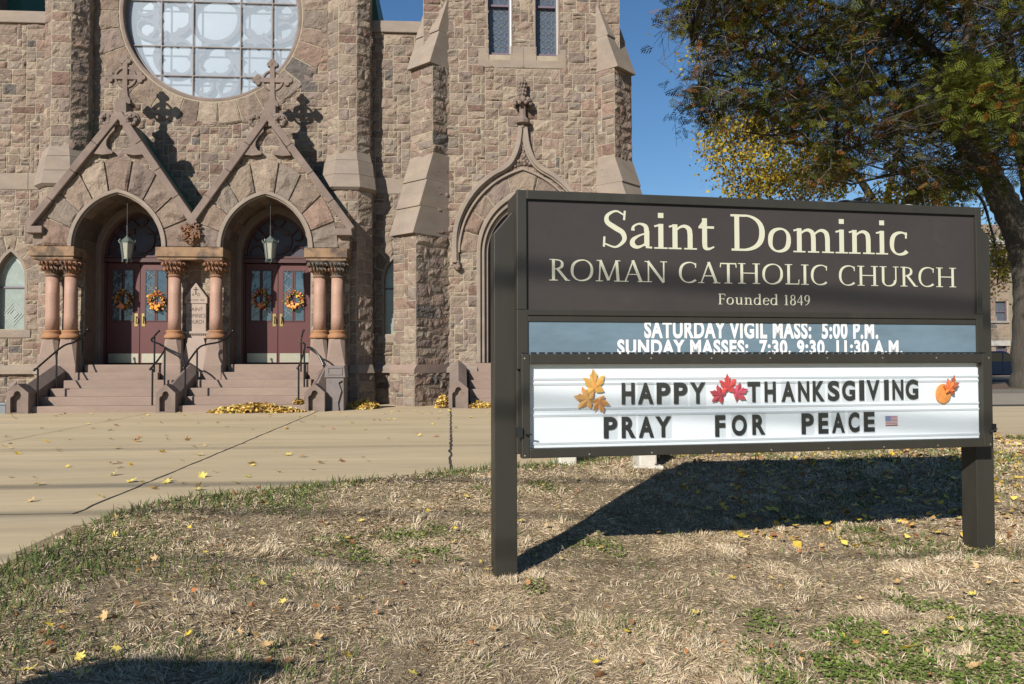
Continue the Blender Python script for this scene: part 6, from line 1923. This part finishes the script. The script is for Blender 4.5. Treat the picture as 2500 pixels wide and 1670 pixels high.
def blades(n_try, ymax, kind):
    X, Y = rng.uniform(-2.75, 11, n_try), 3.3 + (ymax - 3.3) * rng.random(n_try) ** 1.5
    k = in_lawn(X, Y)
    X, Y = X[k], Y[k]
    Z = z_lawn(X, Y)
    k = view_cull(X, Y, Z)
    X, Y, Z = X[k], Y[k], Z[k]
    E_ = edge_dist(X, Y)
    cl = clover(X, Y)
    fringe = np.clip(1 - E_ / np.where(X < -1.2, 1.15, .45), 0, 1) * (X < 3)
    gr = np.clip(fringe * 1.3 + (vnoise(X * 1.6 + 4, Y * 1.6) - .62) * 1.6 + (X > 3.5) * (Y > 7) * .45, 0, 1)
    if kind == "green":
        k = rng.random(len(X)) < np.clip(gr, .04, 1) * .55
    elif kind == "clover":
        k = rng.random(len(X)) < cl * .55
    else:
        bare = np.clip((vnoise(X * 2.3 + 20, Y * 2.3 + 7) - .42) * 3, .18, 1)
        k = rng.random(len(X)) < bare * (1 - .3 * cl)
    X, Y, Z = X[k], Y[k], Z[k]; gr = gr[k]; fr = fringe[k]
    n = len(X)
    if kind == "clover":
        c = np.stack([X, Y, Z + rng.uniform(.005, .03, n)], -1)
        d = rng.standard_normal((n, 3)) * np.array([1, 1, .3]); d /= np.linalg.norm(d, axis=1)[:, None]
        s_ = np.cross(d, rng.standard_normal((n, 3)) * .25 + np.array([0, 0, 1.0])); s_ /= np.linalg.norm(s_, axis=1)[:, None]
        L = rng.uniform(.006, .0125, (n, 1))
        V = np.stack([c - d * L, c - d * L * .3 + s_ * L * .8, c + d * L * .7 + s_ * L * .6, c + d * L, c + d * L * .7 - s_ * L * .6, c - d * L * .3 - s_ * L * .8], 1)
        col = np.array([(.115, .165, .03), (.145, .185, .04), (.08, .125, .022), (.165, .195, .055)])[rng.integers(4, size=n)] * rng.uniform(.75, 1.2, (n, 1))
        return V.reshape(-1, 3), np.arange(6 * n).reshape(-1, 6), 0, np.repeat(np.hstack([col, np.ones((n, 1))]), 6, 0)
    if kind == "green":
        el = np.radians(rng.uniform(25, 80, n)); L = rng.uniform(.035, .085, n) * (1 + .4 * fr); w = rng.uniform(.0022, .004, n)
        col = np.array([(.10, .135, .032), (.075, .115, .028), (.14, .15, .045), (.055, .09, .022)])[rng.integers(4, size=n)]
    else:
        el = np.radians(np.abs(rng.normal(4, 13, n))); L = rng.uniform(.025, .075, n); w = rng.uniform(.0014, .0028, n)
        tuft = vnoise(X * 9, Y * 9) > .80
        el = np.where(tuft, np.radians(rng.uniform(20, 70, n)), el)
        pal = np.array([(.50, .395, .26), (.43, .325, .205), (.57, .465, .325), (.35, .25, .155), (.48, .375, .24), (.26, .175, .105), (.38, .315, .16), (.53, .425, .29)])
        col = pal[rng.integers(len(pal), size=n)]
        if kind == "thatch":
            el = np.radians(np.abs(rng.normal(3, 9, n))); L = rng.uniform(.012, .038, n); tuft = np.zeros(n, bool); col = col * rng.uniform(.5, .95, (n, 1))
        pt = np.clip((vnoise(X * .9 + 31, Y * .9 + 3) - .5) * 2.2, -1, 1)[:, None]
        col = col * (1 + .18 * pt)
        col = np.where((tuft & (rng.random(n) < .5))[:, None], np.array((.52, .43, .30)), col)
    col = col * rng.uniform(.75, 1.2, (n, 1))
    az = rng.uniform(0, 2 * np.pi, n)
    if kind != "green":
        az = (vnoise(X * 4 + 2, Y * 4 + 8) * 9) + rng.normal(0, 1.0, n)
    far = np.clip(np.hypot(X, Y) / 6.0, .8, 2.2)
    w = w * far
    h = np.stack([np.cos(az), np.sin(az), np.zeros(n)], -1)
    sd = np.stack([-np.sin(az), np.cos(az), np.zeros(n)], -1) * w[:, None]
    b = np.stack([X, Y, Z], -1)
    bend = rng.uniform(.0, .5, n)
    m = b + (h * np.cos(el)[:, None] + np.array([0, 0, 1]) * np.sin(el)[:, None]) * (L * .55)[:, None]
    e2 = el - bend
    t = m + (h * np.cos(e2)[:, None] + np.array([0, 0, 1]) * np.sin(e2)[:, None]) * (L * .45)[:, None]
    tw_ = rng.normal(0, .5, n)[:, None] * np.array([0, 0, 1]) * w[:, None]
    V = np.stack([b - sd, b + sd, m + sd * .85 + tw_, m - sd * .85 - tw_, t], 1)
    base = np.arange(n)[:, None] * 5
    F4 = base + np.array([0, 1, 2, 3]); F3 = base + np.array([3, 2, 4])
    C4 = np.repeat(np.hstack([col, np.ones((n, 1))]), 5, 0)
    Vf = V.reshape(-1, 3)
    return [(Vf, F4, 0, C4), (Vf[:0] if False else V[:, [3, 2, 4]].reshape(-1, 3), np.arange(3 * n).reshape(-1, 3), 0, np.repeat(np.hstack([col, np.ones((n, 1))]), 3, 0))]
dry = blades(1900000, 12.6, "dry")
o = build("dry_grass", dry + blades(800000, 8.8, "thatch"), M_grass, color=True)
tag(o, "matted straw coloured dead grass on the lawn", None, None, "stuff")
gp = blades(260000, 12.8, "green")
o = build("green_grass", gp, M_grass, color=True)
tag(o, "green grass tufts along the paving edge and in the lawn", None, None, "stuff")
cv = blades(700000, 9.5, "clover")
o = build("clover", [cv], M_grass, color=True)
tag(o, "low green clover patches in the lawn", None, None, "stuff")

# delete leaf prototypes that no drop used
for kind, lst in protos.items():
    for q, p in enumerate(lst):
        if not first_used[kind][q]:
            bpy.data.objects.remove(p)
